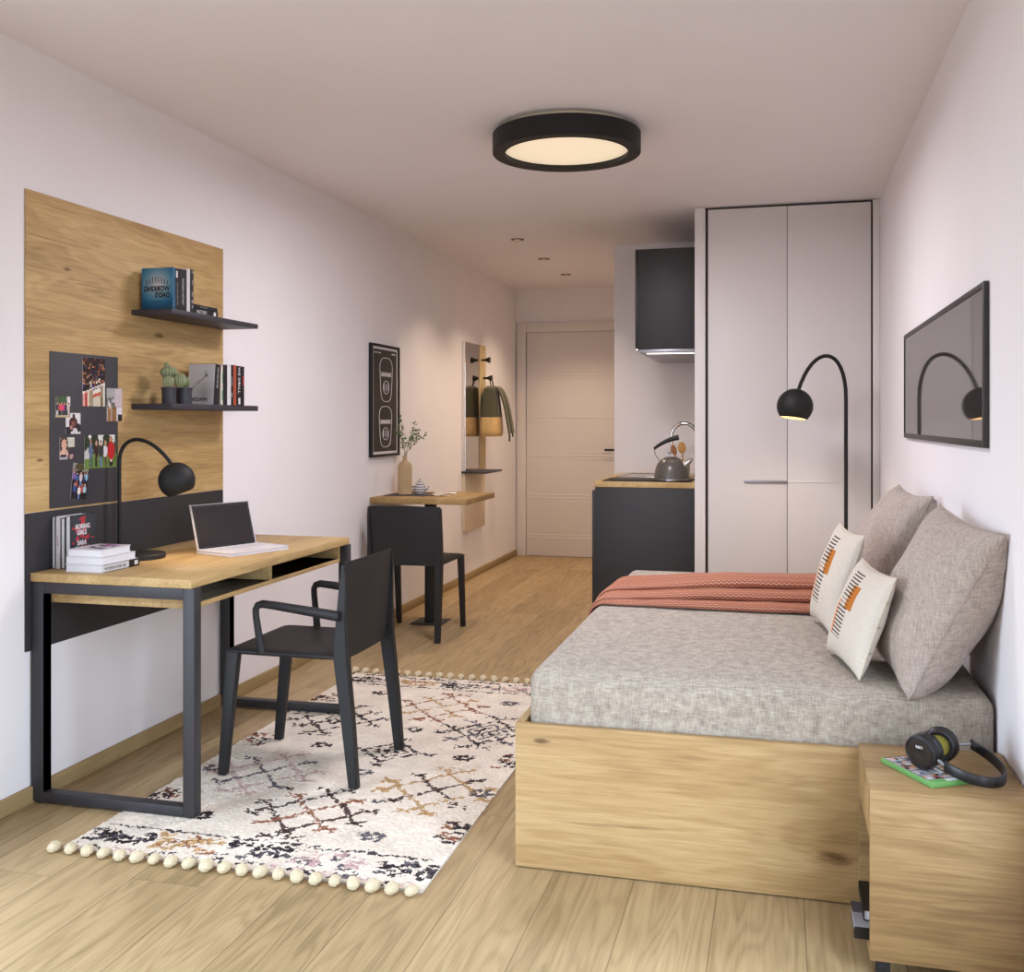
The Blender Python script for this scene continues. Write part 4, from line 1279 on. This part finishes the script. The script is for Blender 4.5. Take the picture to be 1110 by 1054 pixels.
# headphones
t = thing('headphones', 'black headphones with olive ear cushions lying on the nightstand', 'headphones', (.36, 2.58, NZ1))
def cup(c, axis, r, ring_in):
    """ear cup: outer shell at -axis side, cushion at +axis side"""
    q = Vector(axis).normalized().to_track_quat('Z', 'Y').to_matrix().to_4x4()
    sh = part('ear_cup', B().lathe([(0, -.019), (r * .60, -.0195), (r * .80, -.018), (r * .84, -.020), (r * .95, -.017), (r, -.010), (r * .98, .0), (r * .9, .003), (0, .003)], c, 40, q), M_black, t)
    part('disc', B().lathe([(0, -.0192), (r * .2, -.0206), (r * .78, -.0192), (r * .78, -.0180)], c, 40, q), M_disc, sh, 'brushed metal disc')
    tor = B()
    R, rr = r * .79, r * .20
    tor.lathe([(R + rr * math.cos(2 * PI * k / 14), .010 + .011 * math.sin(2 * PI * k / 14)) for k in range(15)], c, 40, q)
    part('ear_cushion', tor, M_blackl, sh, 'black leather ring cushion')
    part('speaker_cloth', B().lathe([(0, .0095), (r * .66, .0075)], c, 30, q), M_olive, sh, 'olive speaker cloth')
    return sh, q
M_disc = plain('brushed_dark_disc', '#3d3836', 0.32, 0.85, var=0.15, scale=20)
M_blackl = plain('black_leather', '#171517', 0.38, var=0.1, scale=200)
cA = Vector((.325, 2.540, NZ1 + .0575)); axA = Vector((.62, .74, .10))
cB = Vector((.370, 2.618, NZ1 + .052)); axB = Vector((-.38, -.92, .05))
r0 = .041
shA, qA = cup(cA, axA, r0, 1)
shB, qB = cup(cB, axB, r0, 1)
# emblem on the near disc
n_ = -axA.normalized()
rt_ = Vector((0, 0, 1)).cross(n_).normalized(); up_ = n_.cross(rt_)
part('emblem', text_bm('B&O', .009, tuple(cA + n_ * .0207 + up_ * .012 - rt_ * .008), tuple(rt_), tuple(up_), .0003), M_inkw, shA, 'pale emblem')
# headband: flat band lying towards the wall
def bez(P, n=26):
    P = [Vector(p) for p in P]
    out = []
    for i in range(n + 1):
        s = i / n
        Q = list(P)
        while len(Q) > 1:
            Q = [Q[j] * (1 - s) + Q[j + 1] * s for j in range(len(Q) - 1)]
        out.append(Q[0])
    return out
e1 = cA + Vector((.040, -.028, -.022)); e2 = cB + Vector((.040, .012, .004))
band = bez([e1, (.40, 2.440, NZ1 + .021), (.535, 2.395, NZ1 + .0140), (.522, 2.585, NZ1 + .019), (.47, 2.645, NZ1 + .035), e2 + Vector((.03, .004, -.002))], 30)
bb = B()
ring = []
for i, p in enumerate(band):
    tt = (band[min(i + 1, 30)] - band[max(i - 1, 0)]).normalized()
    s_ = tt.cross(Vector((0, 0, 1))).normalized()
    hw = .0125; th_ = .004
    cs = []
    for k in range(12):
        a_ = 2 * PI * k / 12
        cs.append(bb.bm.verts.new(p + s_ * th_ * math.copysign(abs(math.cos(a_)) ** .7, math.cos(a_)) + Vector((0, 0, 1)) * hw * math.copysign(abs(math.sin(a_)) ** .5, math.sin(a_))))
    ring.append(cs)
for r0_, r1_ in zip(ring, ring[1:]):
    for k in range(12):
        bb.bm.faces.new((r0_[k], r0_[(k + 1) % 12], r1_[(k + 1) % 12], r1_[k]))
bb.bm.faces.new(ring[0][::-1]); bb.bm.faces.new(ring[-1])
part('headband', bb, M_blackl, t)
part('yoke', B().tube([cA + Vector((.022, -.03, -.008)), e1], .004, 8), M_greym, t, 'metal arm')
part('yoke', B().tube([cB + Vector((.030, .008, .0)), e2 + Vector((.03, .004, -.002))], .004, 8), M_greym, t, 'metal arm')

# ---------------------------------------------------------------- television
TX = .522
t = thing('television', 'flat dark glass screen with a slim grey frame on right wall', 'television', (RX, 3.6, 1.19))
ty0, ty1, tz0, tz1 = 2.925, 4.715, 1.178, 1.620
part('screen', B().box(TX + .001, RX - .001, ty0 + .01, ty1 - .01, tz0 + .01, tz1 - .01), M_tvglass, t, 'dark reflective glass', smooth=False)
fr = B().box(TX - .002, RX - .001, ty0, ty0 + .022, tz0, tz1, .002).box(TX - .002, RX - .001, ty1 - .012, ty1, tz0, tz1, .002)
fr.box(TX - .002, RX - .001, ty0 + .022, ty1 - .012, tz0, tz0 + .020, .002).box(TX - .002, RX - .001, ty0 + .022, ty1 - .012, tz1 - .018, tz1, .002)
part('frame', fr, M_tvframe, t)

# ---------------------------------------------------------------- wardrobe
WY = 5.96
t = thing('wardrobe', 'tall white built-in wardrobe with two doors at the end of the bed', 'wardrobe', (.03, 6.28, 0))
part('side_board', B().box(-.472, -.412, WY, 6.60, 0, H - .001, .0015), M_lacs, t)
part('carcass', B().box(-.411, .503, WY + .03, 6.60, 0, H - .002), M_gap, t, 'dark recessed gap', smooth=False)
part('filler_board', B().box(.4985, RX - .001, WY + .004, WY + .04, 0, H - .001, .001), M_lacs, t)
part('door', B().box(-.396, .0405, WY, WY + .02, .02, H - .016, .0015), M_lac, t)
part('door', B().box(.0435, .4875, WY, WY + .02, .02, H - .016, .0015), M_lac, t)
ds = [c for c in t.children if c.name.startswith('door')]
part('handle', B().box(-.193, .040, WY - .012, WY + .001, .900, .9155, .002), M_greym, ds[0], 'grey metal grip')
part('handle', B().box(.0445, .285, WY - .004, WY + .001, .905, .9135, .001), M_lacs, ds[1], 'pale grip strip')

# ---------------------------------------------------------------- kitchenette
KY0 = 6.03
t = thing('base_cabinet', 'anthracite kitchen base cabinet under the oak worktop', 'cabinet', (-.76, 6.55, 0))
part('end_panel', B().box(-1.064, -.475, KY0, KY0 + .018, .004, .8565, .001), M_kit, t)
part('carcass', B().box(-1.058, KX - .001, 6.605, KY - .002, .09, .856).box(-1.058, -.474, KY0 + .019, 6.60, .09, .856), M_kit, t, smooth=False)
part('plinth', B().box(-1.03, -.50, KY0 + .02, KY - .004, .002, .088), M_black, t, 'black plinth', smooth=False)
for y0, y1 in ((KY0 + .004, 6.55), (6.554, KY - .004)):
    part('door', B().box(-1.082, -1.0645, y0, y1, .095, .836, .001), M_kit, t)
single('worktop', B().box(-1.068, -.475, KY0 - .004, 6.604, .8575, .890, .0015).box(-1.068, KX - .001, 6.603, KY - .001, .8575, .890, .0015), M_oakk, 'oak worktop on the kitchen base cabinet', 'worktop', (-.76, 6.55, .8575))
t = thing('hob', 'black glass hob set in the near end of the worktop', 'hob', (-.77, 6.25, .8902))
part('glass', B().box(-1.028, -.50, 6.062, 6.43, .8902, .8935, .001), M_glassb, t)
t = thing('sink', 'steel sink set in the far end of the worktop', 'sink', (-.8, 6.8, .8902))
sb = B().box(-1.02, -.55, 6.52, 6.56, .8902, .895, .002).box(-1.02, -.55, 6.98, 7.03, .8902, .895, .002).box(-1.02, -.98, 6.56, 6.98, .8902, .895, .002).box(-.62, -.55, 6.56, 6.98, .8902, .895, .002)
part('rim', sb, M_steel, t)
part('basin', B().box(-.98, -.62, 6.56, 6.98, .8903, .8915), M_steel, t)
t = thing('faucet', 'chrome arched kitchen faucet behind the kettle', 'faucet', (-.51, 6.70, .8902))
part('base', B().cyl((-.513, 6.70, .8902), (-.513, 6.70, .95), .022), M_chrome, t)
fp = [Vector((-.513, 6.70, .93)), Vector((-.513, 6.70, 1.14))] + [Vector((-.597 + .084 * math.cos(a_), 6.70, 1.145 + .09 * math.sin(a_))) for a_ in np.linspace(.05, PI, 18)] + [Vector((-.681, 6.70, 1.10))]
part('spout', B().tube(fp, .0125, 14, up=(0, 1, 0)), M_chrome, t)
part('lever', B().cyl((-.513, 6.672, .93), (-.513, 6.62, .955), .007), M_chrome, t)
# kettle
kx, ky, kz = -.630, 6.20, .8937
t = thing('kettle', 'grey domed kettle with a black handle on the hob', 'kettle', (kx, ky, kz))
part('body', B().lathe([(0, 0), (.098, 0), (.103, .004), (.103, .012), (.1015, .03), (.096, .065), (.084, .097), (.066, .121), (.045, .135), (.028, .141), (0, .143)], (kx, ky, kz), 48), M_kettle, t)
part('base_ring', B().lathe([(.099, .001), (.1045, .003), (.1045, .009), (.102, .011)], (kx, ky, kz), 48), M_steel, t, 'steel base ring')
part('lid_knob', B().ball((kx - .01, ky, kz + .170), .0115).cyl((kx - .01, ky, kz + .138), (kx - .01, ky, kz + .163), .006, .005), M_steel, t, 'steel lid knob')
sd = Vector((.80, -.10, .60)).normalized()
sp0 = Vector((kx + .070, ky - .01, kz + .085)); sp1 = sp0 + sd * .058
part('spout', B().cyl(sp0, sp1, .024, .013, 20).ball(sp1 + sd * .006, .0105), M_steel, t, 'steel whistle spout')
wire = bez([(kx - .068, ky, kz + .118), (kx - .10, ky, kz + .15), (kx - .104, ky, kz + .175), (kx - .098, ky, kz + .192)], 10)
part('handle_wire', B().tube(wire, .0035, 8, up=(0, 1, 0)), M_steel, t, 'thin steel wire')
hp = bez([(kx - .103, ky, kz + .188), (kx - .06, ky, kz + .225), (kx - .01, ky, kz + .248), (kx + .044, ky, kz + .258)], 12)
part('handle', B().tube(hp, [.0085 + .008 * i / 12 for i in range(13)], 12, 1.0, up=(0, 1, 0)), M_black, t, 'black grip')
# utensils in a crock behind the kettle
ux_, uy_ = -.585, 6.50
uc = thing('utensil_jar', 'small steel jar of kitchen utensils behind the kettle', 'jar', (ux_, uy_, .8902))
part('jar', B().lathe([(0, 0), (.04, 0), (.042, .09), (.039, .09), (.037, .004), (0, .004)], (ux_, uy_, .8902), 32), M_steel, uc)
def spoon(label, p0, p1, w, mat, cup_):
    d = Vector(p1) - Vector(p0)
    th = thing('wooden_spoon', label, 'utensil', p0, 0, 'wooden utensils behind the kettle')
    part('stem', B().tube([p0, Vector(p0) + d * .72], .0045, 8), mat, th)
    zz = d.normalized(); yy_ = zz.cross(Vector((1, .3 * cup_, 0))).normalized(); xx_ = yy_.cross(zz)
    q = Matrix(((xx_.x, yy_.x, zz.x, 0), (xx_.y, yy_.y, zz.y, 0), (xx_.z, yy_.z, zz.z, 0), (0, 0, 0, 1)))
    part('bowl', B().ball(Vector(p0) + d * .86, 1.0, (w, .006, d.length * .17), 18, 12, q), mat, th)
spoon('pale wooden spatula standing behind the kettle', (ux_ + .008, uy_, .8950), (ux_ - .012, uy_, 1.112), .026, M_wood2, 0)
spoon('darker wooden spoon standing behind the kettle', (ux_ - .012, uy_, .8950), (ux_ - .068, uy_ + .01, 1.095), .018, M_wood3, 1)
# wall cabinet with hood
t = thing('wall_cabinet', 'anthracite kitchen wall cabinet with hood light above the hob', 'cabinet', (-.64, 6.55, 1.66))
part('carcass', B().box(-.806, -.475, KY0, 6.60, 1.672, 2.262, .001).box(-.806, KX - .001, 6.601, KY - .003, 1.672, 2.262, .001), M_kit, t)
for y0, y1 in ((KY0 + .003, 6.55), (6.554, KY - .006)):
    part('door', B().box(-.824, -.807, y0, y1, 1.678, 2.262, .001), M_black, t)
part('hood_plate', B().box(-.80, -.480, KY0 + .004, KY - .02, 1.650, 1.6715, .001), M_hood if False else M_greym, t, 'grey hood underside')
part('light_strip', B().box(-.76, -.485, KY0 + .03, KY0 + .07, 1.6475, 1.6505), M_strip, t, 'lit hood lamp', smooth=False)
part('corner_cap', B().box(-.824, -.806, KY0, KY0 + .02, 1.660, 1.6765, .002), M_steel, t, 'small steel cap')

# ---------------------------------------------------------------- small wall table group
TZ = .792
t = thing('wall_table', 'small square oak table on a dark column at the left wall', 'table', (-2.075, 6.02, 0))
part('tabletop', B().box(-2.374, -1.768, 5.715, 6.325, TZ - .034, TZ, .002), M_oakt, t)
part('column', B().box(-2.122, -2.062, 5.985, 6.045, .008, TZ - .0345, .002), M_char, t)
part('base_plate', B().box(-2.195, -2.0, 5.922, 6.130, 0, .008, .001), M_char, t)
single('table_mat', B().box(-2.345, -2.085, 5.86, 6.16, TZ + .0002, TZ + .004, .001), M_dmat, 'dark flat mat under the vase and teapot', 'mat', (-2.2, 6.0, TZ))
TM = TZ + .0042
vx, vy = -2.243, 5.965
t = thing('vase', 'ribbed beige vase on the small wall table', 'vase', (vx, vy, TM))
b = B()
prof = [(.0, 0), (.040, 0), (.044, .006), (.044, .165), (.041, .182), (.030, .198), (.016, .208), (.0125, .215), (.0125, .236), (.015, .240), (.011, .240), (.009, .21), (0, .20)]
def vfn(u, v):
    k = v * (len(prof) - 1); i = min(int(k), len(prof) - 2); f = k - i
    r = prof[i][0] * (1 - f) + prof[i + 1][0] * f; z = prof[i][1] * (1 - f) + prof[i + 1][1] * f
    th = u * 2 * PI
    if .005 < z < .2 and r > .02 and i < 6:
        r *= 1.02 - .13 * abs(math.sin(th * 11)) ** .5
    return Vector((vx + r * math.cos(th), vy + r * math.sin(th), TM + z))
b.sheet(vfn, 156, 48)
part('body', b, M_vase, t, angle=70)
t = thing('olive_branch', 'leafy green twig standing in the ribbed vase', 'branch', (vx, vy, TM + .2))
stems = B(); leaves = B()
def twig(P, n, r):
    pts = bez(P, 12)
    stems.tube(pts, [r * (1 - .6 * i / 12) for i in range(13)], 6)
    for k in range(n):
        p = pts[5 + int(7.99 * k / n)] + Vector((random.gauss(0, .006), random.gauss(0, .006), random.gauss(0, .006)))
        d = Vector((random.gauss(0, 1), random.gauss(0, 1), random.gauss(.4, .8))).normalized()
        s = d.cross(Vector((random.gauss(0, 1), random.gauss(0, 1), random.gauss(0, 1)))).normalized()
        L = random.uniform(.018, .03); w = L * .24
        nrm = d.cross(s)
        v = [p, p + d * L * .35 + s * w + nrm * .002, p + d * L, p + d * L * .35 - s * w + nrm * .002, p + d * L * .5 - nrm * .001]
        vs = [leaves.bm.verts.new(x) for x in v]
        leaves.bm.faces.new((vs[0], vs[1], vs[4])); leaves.bm.faces.new((vs[1], vs[2], vs[4])); leaves.bm.faces.new((vs[2], vs[3], vs[4])); leaves.bm.faces.new((vs[3], vs[0], vs[4]))
z0 = TM + .205
base_p = (vx, vy, z0)
for P, n in (([base_p, (vx + .01, vy, z0 + .10), (vx - .03, vy + .01, z0 + .17), (vx - .035, vy + .02, z0 + .265)], 34),
             ([base_p, (vx + .01, vy, z0 + .10), (vx + .05, vy, z0 + .14), (vx + .055, vy + .02, z0 + .225)], 40),
             ([base_p, (vx + .005, vy, z0 + .08), (vx + .07, vy + .0, z0 + .12), (vx + .125, vy + .02, z0 + .165)], 30),
             ([base_p, (vx, vy, z0 + .06), (vx - .01, vy - .01, z0 + .14), (vx - .045, vy - .015, z0 + .20)], 26),
             ([(vx + .02, vy, z0 + .09), (vx + .04, vy, z0 + .12), (vx + .08, vy, z0 + .15), (vx + .09, vy - .02, z0 + .20)], 26)):
    twig(P, n, .0022)
part('twig', stems, M_twig, t)
part('foliage', leaves, M_leaf, t, smooth=False)
px_, py_ = -2.155, 5.99
t = thing('teapot', 'small striped ceramic pot with a lid beside the ribbed vase', 'teapot', (px_, py_, TM))
part('body', B().lathe([(0, 0), (.026, 0), (.034, .010), (.040, .026), (.040, .042), (.034, .054), (.024, .060), (0, .060)], (px_, py_, TM), 36), M_ceram, t)
part('lid', B().lathe([(.027, .0605), (.024, .070), (.010, .080), (.004, .083), (.006, .087), (.006, .092), (0, .095)], (px_, py_, TM), 28), M_ceram, t)
part('handle', B().tube(bez([(px_ - .037, py_, TM + .048), (px_ - .062, py_, TM + .052), (px_ - .060, py_, TM + .018), (px_ - .036, py_, TM + .018)], 10), .004, 8, up=(0, 1, 0)), M_ceram, t)
part('spout', B().tube(bez([(px_ + .036, py_, TM + .026), (px_ + .055, py_, TM + .030), (px_ + .058, py_, TM + .05)], 8), [.008, .0078, .0075, .007, .0065, .006, .0055, .005, .0045], 8, up=(0, 1, 0)), M_ceram, t)
# spoon holder row + napkin
def nap(u, v):
    x = -2.085 + .125 * u + .01 * math.sin(v * 3); y = 5.90 + .10 * v
    return Vector((x, y, TZ + .0035 + .020 * math.exp(-((u - .35) / .25) ** 2) * (0.3 + .7 * v) + .004 * math.sin(u * 9 + v * 4)))
b = B().sheet(nap, 24, 16); bmesh.ops.solidify(b.bm, geom=b.bm.faces[:], thickness=.0025)
single('napkin', b, M_napkin, 'loosely folded cream napkin on the small wall table', 'napkin', (-2.03, 5.95, TZ))
t = thing('spoon', 'slim metal spoon on the small wall table behind the napkin', 'spoon', (-2.06, 6.08, TZ))
part('stem', B().tube([(-2.10, 6.08, TZ + .009), (-1.96, 6.13, TZ + .006)], .003, 8), M_steel, t)
part('bowl', B().ball((-2.115, 6.074, TZ + .0085), 1.0, (.020, .013, .004), 16, 10), M_steel, t)

# poster: plain line drawing of two jars
t = thing('poster', 'narrow dark framed poster with white line drawings on left wall', 'poster', (LX, 5.93, 1.03))
py0, py1, pz0, pz1 = 5.700, 6.167, 1.031, 1.719
part('frame', B().box(LX + .001, -2.353, py0, py0 + .022, pz0, pz1, .001).box(LX + .001, -2.353, py1 - .022, py1, pz0, pz1, .001)
     .box(LX + .001, -2.353, py0 + .022, py1 - .022, pz0, pz0 + .016, .001).box(LX + .001, -2.353, py0 + .022, py1 - .022, pz1 - .016, pz1, .001), M_blackm, t)
sheet_ = part('sheet', B().box(LX + .001, -2.3605, py0 + .02, py1 - .02, pz0 + .014, pz1 - .014), M_whitebk, t, 'white paper border', smooth=False)
M_pdark = plain('poster_ink_ground', '#2c2724', 0.6, var=0.05, scale=8)
part('print', B().box(-2.3608, -2.3600, py0 + .043, py1 - .043, pz0 + .032, pz1 - .030), M_pdark, sheet_, 'dark print area', smooth=False)
ln = B()
def loop(ps, r=.0022, closed=True):
    ln.tube([(-2.3597, y, z) for y, z in ps], r, 6, up=(1, 0, 0), closed=closed)
def jar(cy_, cz, w, h):
    P = []
    for k in range(48):
        a_ = 2 * PI * k / 48
        z = math.sin(a_); y = math.cos(a_)
        wv = w * (1 + .12 * math.sin(z * 2.4 - .6))
        P.append((cy_ + math.copysign(abs(y) ** .6, y) * wv, cz + math.copysign(abs(z) ** .75, z) * h))
    loop(P)
    loop([(cy_ - w * .9, cz + h * .32), (cy_ + w * .9, cz + h * .32)], .0022, False)
    loop([(cy_ - w * .92, cz + h * .16), (cy_ + w * .92, cz + h * .16)], .0022, False)
    loop([(cy_ + w * .45 * math.cos(a_), cz - h * .35 + h * .3 * math.sin(a_)) for a_ in np.linspace(0, 2 * PI, 24)[:-1]], .002)
    for s in (-.35, 0, .35):
        loop([(cy_ + w * s, cz - h * .52), (cy_ + w * s, cz - h * .18)], .003, False)
    ln.box(-2.360, -2.3592, cy_ - w * .75, cy_ + w * .75, cz + h * .19, cz + h * .28)
jar(5.945, 1.505, .105, .135)
jar(5.935, 1.215, .105, .125)
ln.box(-2.360, -2.3594, 5.755, 5.80, 1.664, 1.670).box(-2.360, -2.3594, 5.815, 5.86, 1.664, 1.670).box(-2.360, -2.3594, 6.04, 6.10, 1.664, 1.672)
part('line_drawing', ln, M_inkw, sheet_, 'white line drawing of two lidded jars')

# mirror, coat board, hooks, shelf
t = thing('hall_mirror', 'tall narrow mirror with an oak coat board and small shelf in the hall', 'mirror', (LX, 7.85, .39))
part('back_board', B().box(LX + .001, -2.352, 7.556, 8.122, .39, .8445, .0015), M_lowb, t, 'pale beige lower board')
part('mirror_glass', B().box(-2.3575, -2.352, 7.575, 7.952, .862, 1.866, .0008), M_mirror, t, 'reflective glass', smooth=False)
part('mirror_backing', B().box(LX + .001, -2.358, 7.556, 7.952, .861, 1.868, .001), M_lacs, t)
part('oak_strip', B().box(LX + .001, -2.345, 7.957, 8.122, .861, 1.868, .0015), M_oakz, t)
part('shelf', B().box(LX + .001, -2.170, 7.545, 7.985, .845, .8605, .001), M_shelf, t, 'dark little shelf')
hk = None
for z, y in ((1.745, 7.99), (1.60, 8.05)):
    b = B().cyl((-2.346, y, z), (-2.30, y, z), .009, seg=20).cyl((-2.315, y, z), (-2.272, y, z), .010, .026, 24)
    part('hook', b, M_black, t, 'dark flared hook')
# backpack hanging from the lower hook
t = thing('backpack', 'olive canvas and tan leather backpack hanging on the hall coat board', 'backpack', (-2.25, 8.05, 1.12))
def bag(z0, z1, mfun):
    b = B()
    zs_ = np.linspace(z0, z1, 14)
    rings = []
    for z in zs_:
        k = (z - 1.125) / .41
        wy = .135 - .075 * max(0, k - .15) ** 1.2; wx = .084 - .038 * max(0, k - .2) ** 1.2
        if k < .06:
            wy *= .90 + .10 * k / .06; wx *= .86 + .14 * k / .06
        if k > .93:
            f = 1 - ((k - .93) / .07) ** 2 * .45
            wy *= f; wx *= f
        ring = []
        for i in range(36):
            a_ = 2 * PI * i / 36
            cx_ = math.copysign(abs(math.cos(a_)) ** .55, math.cos(a_)); sy_ = math.copysign(abs(math.sin(a_)) ** .55, math.sin(a_))
            ring.append(b.bm.verts.new((-2.268 + wx * .92 * cx_, 8.015 + wy * 1.05 * sy_ + .01 * (1 - k), z)))
        rings.append(ring)
    for r0_, r1_ in zip(rings, rings[1:]):
        for i in range(36):
            b.bm.faces.new((r0_[i], r0_[(i + 1) % 36], r1_[(i + 1) % 36], r1_[i]))
    b.bm.faces.new(rings[0][::-1]); b.bm.faces.new(rings[-1])
    return b
part('body', bag(1.280, 1.535, None), M_canvas, t, 'olive canvas upper')
part('leather_base', bag(1.125, 1.279, None), M_leather, t, 'tan leather lower')
part('loop', B().tube(bez([(-2.27, 8.03, 1.53), (-2.30, 8.04, 1.60), (-2.285, 8.06, 1.645), (-2.26, 8.06, 1.53)], 12), .005, 8), M_strap, t, 'dark hanging loop')
part('zip', B().tube([(-2.215, 7.95, 1.515), (-2.198, 7.93, 1.40), (-2.194, 7.92, 1.29)], .004, 6), M_gap, t, 'dark zip')
for dy, x0 in ((.02, 0), (.085, .01)):
    def sfn(P):
        b = B(); pts = bez(P, 16); rg = []
        for i, p in enumerate(pts):
            tt = (pts[min(i + 1, 16)] - pts[max(i - 1, 0)]).normalized()
            s_ = tt.cross(Vector((1, 0, 0))).normalized() * .030; n2 = tt.cross(s_).normalized() * .006
            rg.append([b.bm.verts.new(p + s_ + n2), b.bm.verts.new(p - s_ + n2), b.bm.verts.new(p - s_ - n2), b.bm.verts.new(p + s_ - n2)])
        for a1, a2 in zip(rg, rg[1:]):
            for k in range(4):
                b.bm.faces.new((a1[k], a1[(k + 1) % 4], a2[(k + 1) % 4], a2[k]))
        b.bm.faces.new(rg[0][::-1]); b.bm.faces.new(rg[-1])
        return b
    part('shoulder_strap', sfn([(-2.225, 7.99 + dy, 1.525), (-2.165 + x0, 7.99 + dy, 1.50), (-2.145 + x0, 8.03 + dy, 1.30), (-2.125 + x0, 8.04 + dy, 1.15)]), M_canvas, t)
    part('webbing', B().box(-2.130 + x0, -2.122 + x0, 8.025 + dy, 8.05 + dy, 1.07 + dy * .6, 1.16), M_strap, t, 'dark dangling webbing')

# ---------------------------------------------------------------- ceiling lights
lc_ = (-.867, 4.225)
t = thing('ceiling_lamp', 'large round ceiling lamp with black rim and warm diffuser', 'ceiling lamp', (lc_[0], lc_[1], H))
part('rim', B().lathe([(.262, 2.385), (.258, 2.372), (.308, 2.372), (.311, 2.375), (.311, 2.452), (.308, 2.455), (.262, 2.455), (.262, 2.385)], (lc_[0], lc_[1], 0), 72), M_blackm, t, 'black drum rim')
part('diffuser', B().lathe([(0, 2.402), (.18, 2.400), (.2615, 2.392), (.2615, 2.40), (0, 2.41)], (lc_[0], lc_[1], 0), 72), M_warm, t, 'warm lit diffuser')
part('mount', B().cyl((lc_[0], lc_[1], 2.415), (lc_[0], lc_[1], H - .0005), .20, seg=40), M_lacs, t)
dn = [(-1.709, 6.69), (-1.721, 7.54), (-1.726, 8.39)]
dlab = ('recessed ceiling downlight in the hall, nearest the round lamp', 'recessed hall ceiling downlight, middle of the row of three', 'recessed ceiling downlight in the hall, nearest the door')
first = None
for (x, y), lab in zip(dn, dlab):
    if first is None:
        first = thing('downlight', lab, 'downlight', (x, y, H), 0, 'recessed hall downlights')
        part('ring', B().lathe([(.030, H - .0005), (.030, H - .006), (.044, H - .004), (.046, H - .0005)], (x, y, 0), 32), M_gap, first, 'bronze trim ring')
        part('lamp_face', B().lathe([(0, H - .002), (.0295, H - .002)], (x, y, 0), 24), M_dim, first, 'lit lamp')
    else:
        o = first.copy(); COL.objects.link(o); o.location = (x, y, H); o['label'] = lab
        for ch in first.children:
            c = ch.copy(); COL.objects.link(c); c.parent = o

# ---------------------------------------------------------------- lights
def light(name, kind, loc, energy, col, **kw):
    l = bpy.data.lights.new(name, kind)
    l.energy = energy; l.color = lin(col)
    rot = kw.pop('rot', None)
    for k, v in kw.items():
        setattr(l, k, v)
    o = bpy.data.objects.new(name, l); COL.objects.link(o); o.location = loc
    if rot is not None:
        o.rotation_euler = rot
    return o
for (x, y) in dn:
    light('downlight_beam', 'SPOT', (x, y, H - .012), 46, '#ffe2c4', spot_size=math.radians(112), spot_blend=.7, shadow_soft_size=.03)
light('desk_lamp_light', 'SPOT', tuple(bulb1 + ax1 * .03), 2.2, '#ffe2c2', shadow_soft_size=.02, spot_size=math.radians(120), spot_blend=.4, rot=ax1.to_track_quat('-Z', 'Y').to_euler())
light('floor_lamp_light', 'SPOT', tuple(bulb2 + ax2 * .035), 11.0, '#ffe0bc', shadow_soft_size=.025, spot_size=math.radians(158), spot_blend=.9, rot=ax2.to_track_quat('-Z', 'Y').to_euler())
light('ceiling_lamp_light', 'AREA', (lc_[0], lc_[1], 2.365), 35, '#f7f3fc', shape='DISK', size=.50)
light('hood_light', 'AREA', (-.62, KY0 + .05, 1.646), .5, '#fff0dd', shape='RECTANGLE', size=.26, size_y=.035)
po = light('window_portal', 'AREA', ((WX0 + WX1) / 2, BY - .06, (WZ0 + WZ1) / 2), 1, '#ffffff', shape='RECTANGLE', size=WX1 - WX0, size_y=WZ1 - WZ0, rot=(PI / 2, 0, 0))
po.data.cycles.is_portal = True
po2 = light('window_portal', 'AREA', (LX - .06, (VY0 + VY1) / 2, (WZ0 + WZ1) / 2), 1, '#ffffff', shape='RECTANGLE', size=VY1 - VY0, size_y=WZ1 - WZ0, rot=(PI / 2, 0, -PI / 2))
po2.data.cycles.is_portal = True
po3 = light('window_portal', 'AREA', (RX + .06, (VY0 + VY1) / 2, (WZ0 + WZ1) / 2), 1, '#ffffff', shape='RECTANGLE', size=VY1 - VY0, size_y=WZ1 - WZ0, rot=(PI / 2, 0, PI / 2))
po3.data.cycles.is_portal = True

w = bpy.data.worlds.new('daylight'); SC.world = w
w.use_nodes = True
nt = w.node_tree
bg = nt.nodes['Background']
tc = nt.nodes.new('ShaderNodeTexCoord'); sp = nt.nodes.new('ShaderNodeSeparateXYZ'); rp = nt.nodes.new('ShaderNodeValToRGB')
nt.links.new(tc.outputs['Generated'], sp.inputs[0])
mp = nt.nodes.new('ShaderNodeMapRange'); mp.inputs[1].default_value = -1; mp.inputs[2].default_value = 1
nt.links.new(sp.outputs[2], mp.inputs[0]); nt.links.new(mp.outputs[0], rp.inputs[0])
els = rp.color_ramp.elements
els[0].position = .42; els[0].color = (.14, .13, .14, 1)
els[1].position = .52; els[1].color = (.72, .84, 1.0, 1)
e = els.new(.75); e.color = (.66, .81, 1.0, 1)
nt.links.new(rp.outputs[0], bg.inputs[0])
bg.inputs[1].default_value = 10.5

# ---------------------------------------------------------------- camera and view
cam = bpy.data.cameras.new('camera')
cam.sensor_fit = 'HORIZONTAL'; cam.sensor_width = 36; cam.lens = 36.0
cam.shift_y = (456.5 - 527) / 1110
cam.clip_start = .02
co = bpy.data.objects.new('camera', cam); COL.objects.link(co)
co.location = (0, 0, 1.25)
co.rotation_euler = (PI / 2, 0, math.atan(290 / 1110))
SC.camera = co
for o in bpy.data.objects:
    if '_m' in o:
        del o['_m']
vs = SC.view_settings
vs.view_transform = 'Standard'; vs.look = 'None'; vs.exposure = 0.08; vs.gamma = 1.0; vs.use_curve_mapping = False
SC.cycles.use_denoising = True
SC.cycles.max_bounces = 10; SC.cycles.diffuse_bounces = 6; SC.cycles.glossy_bounces = 4
SC.cycles.sample_clamp_indirect = 6.0
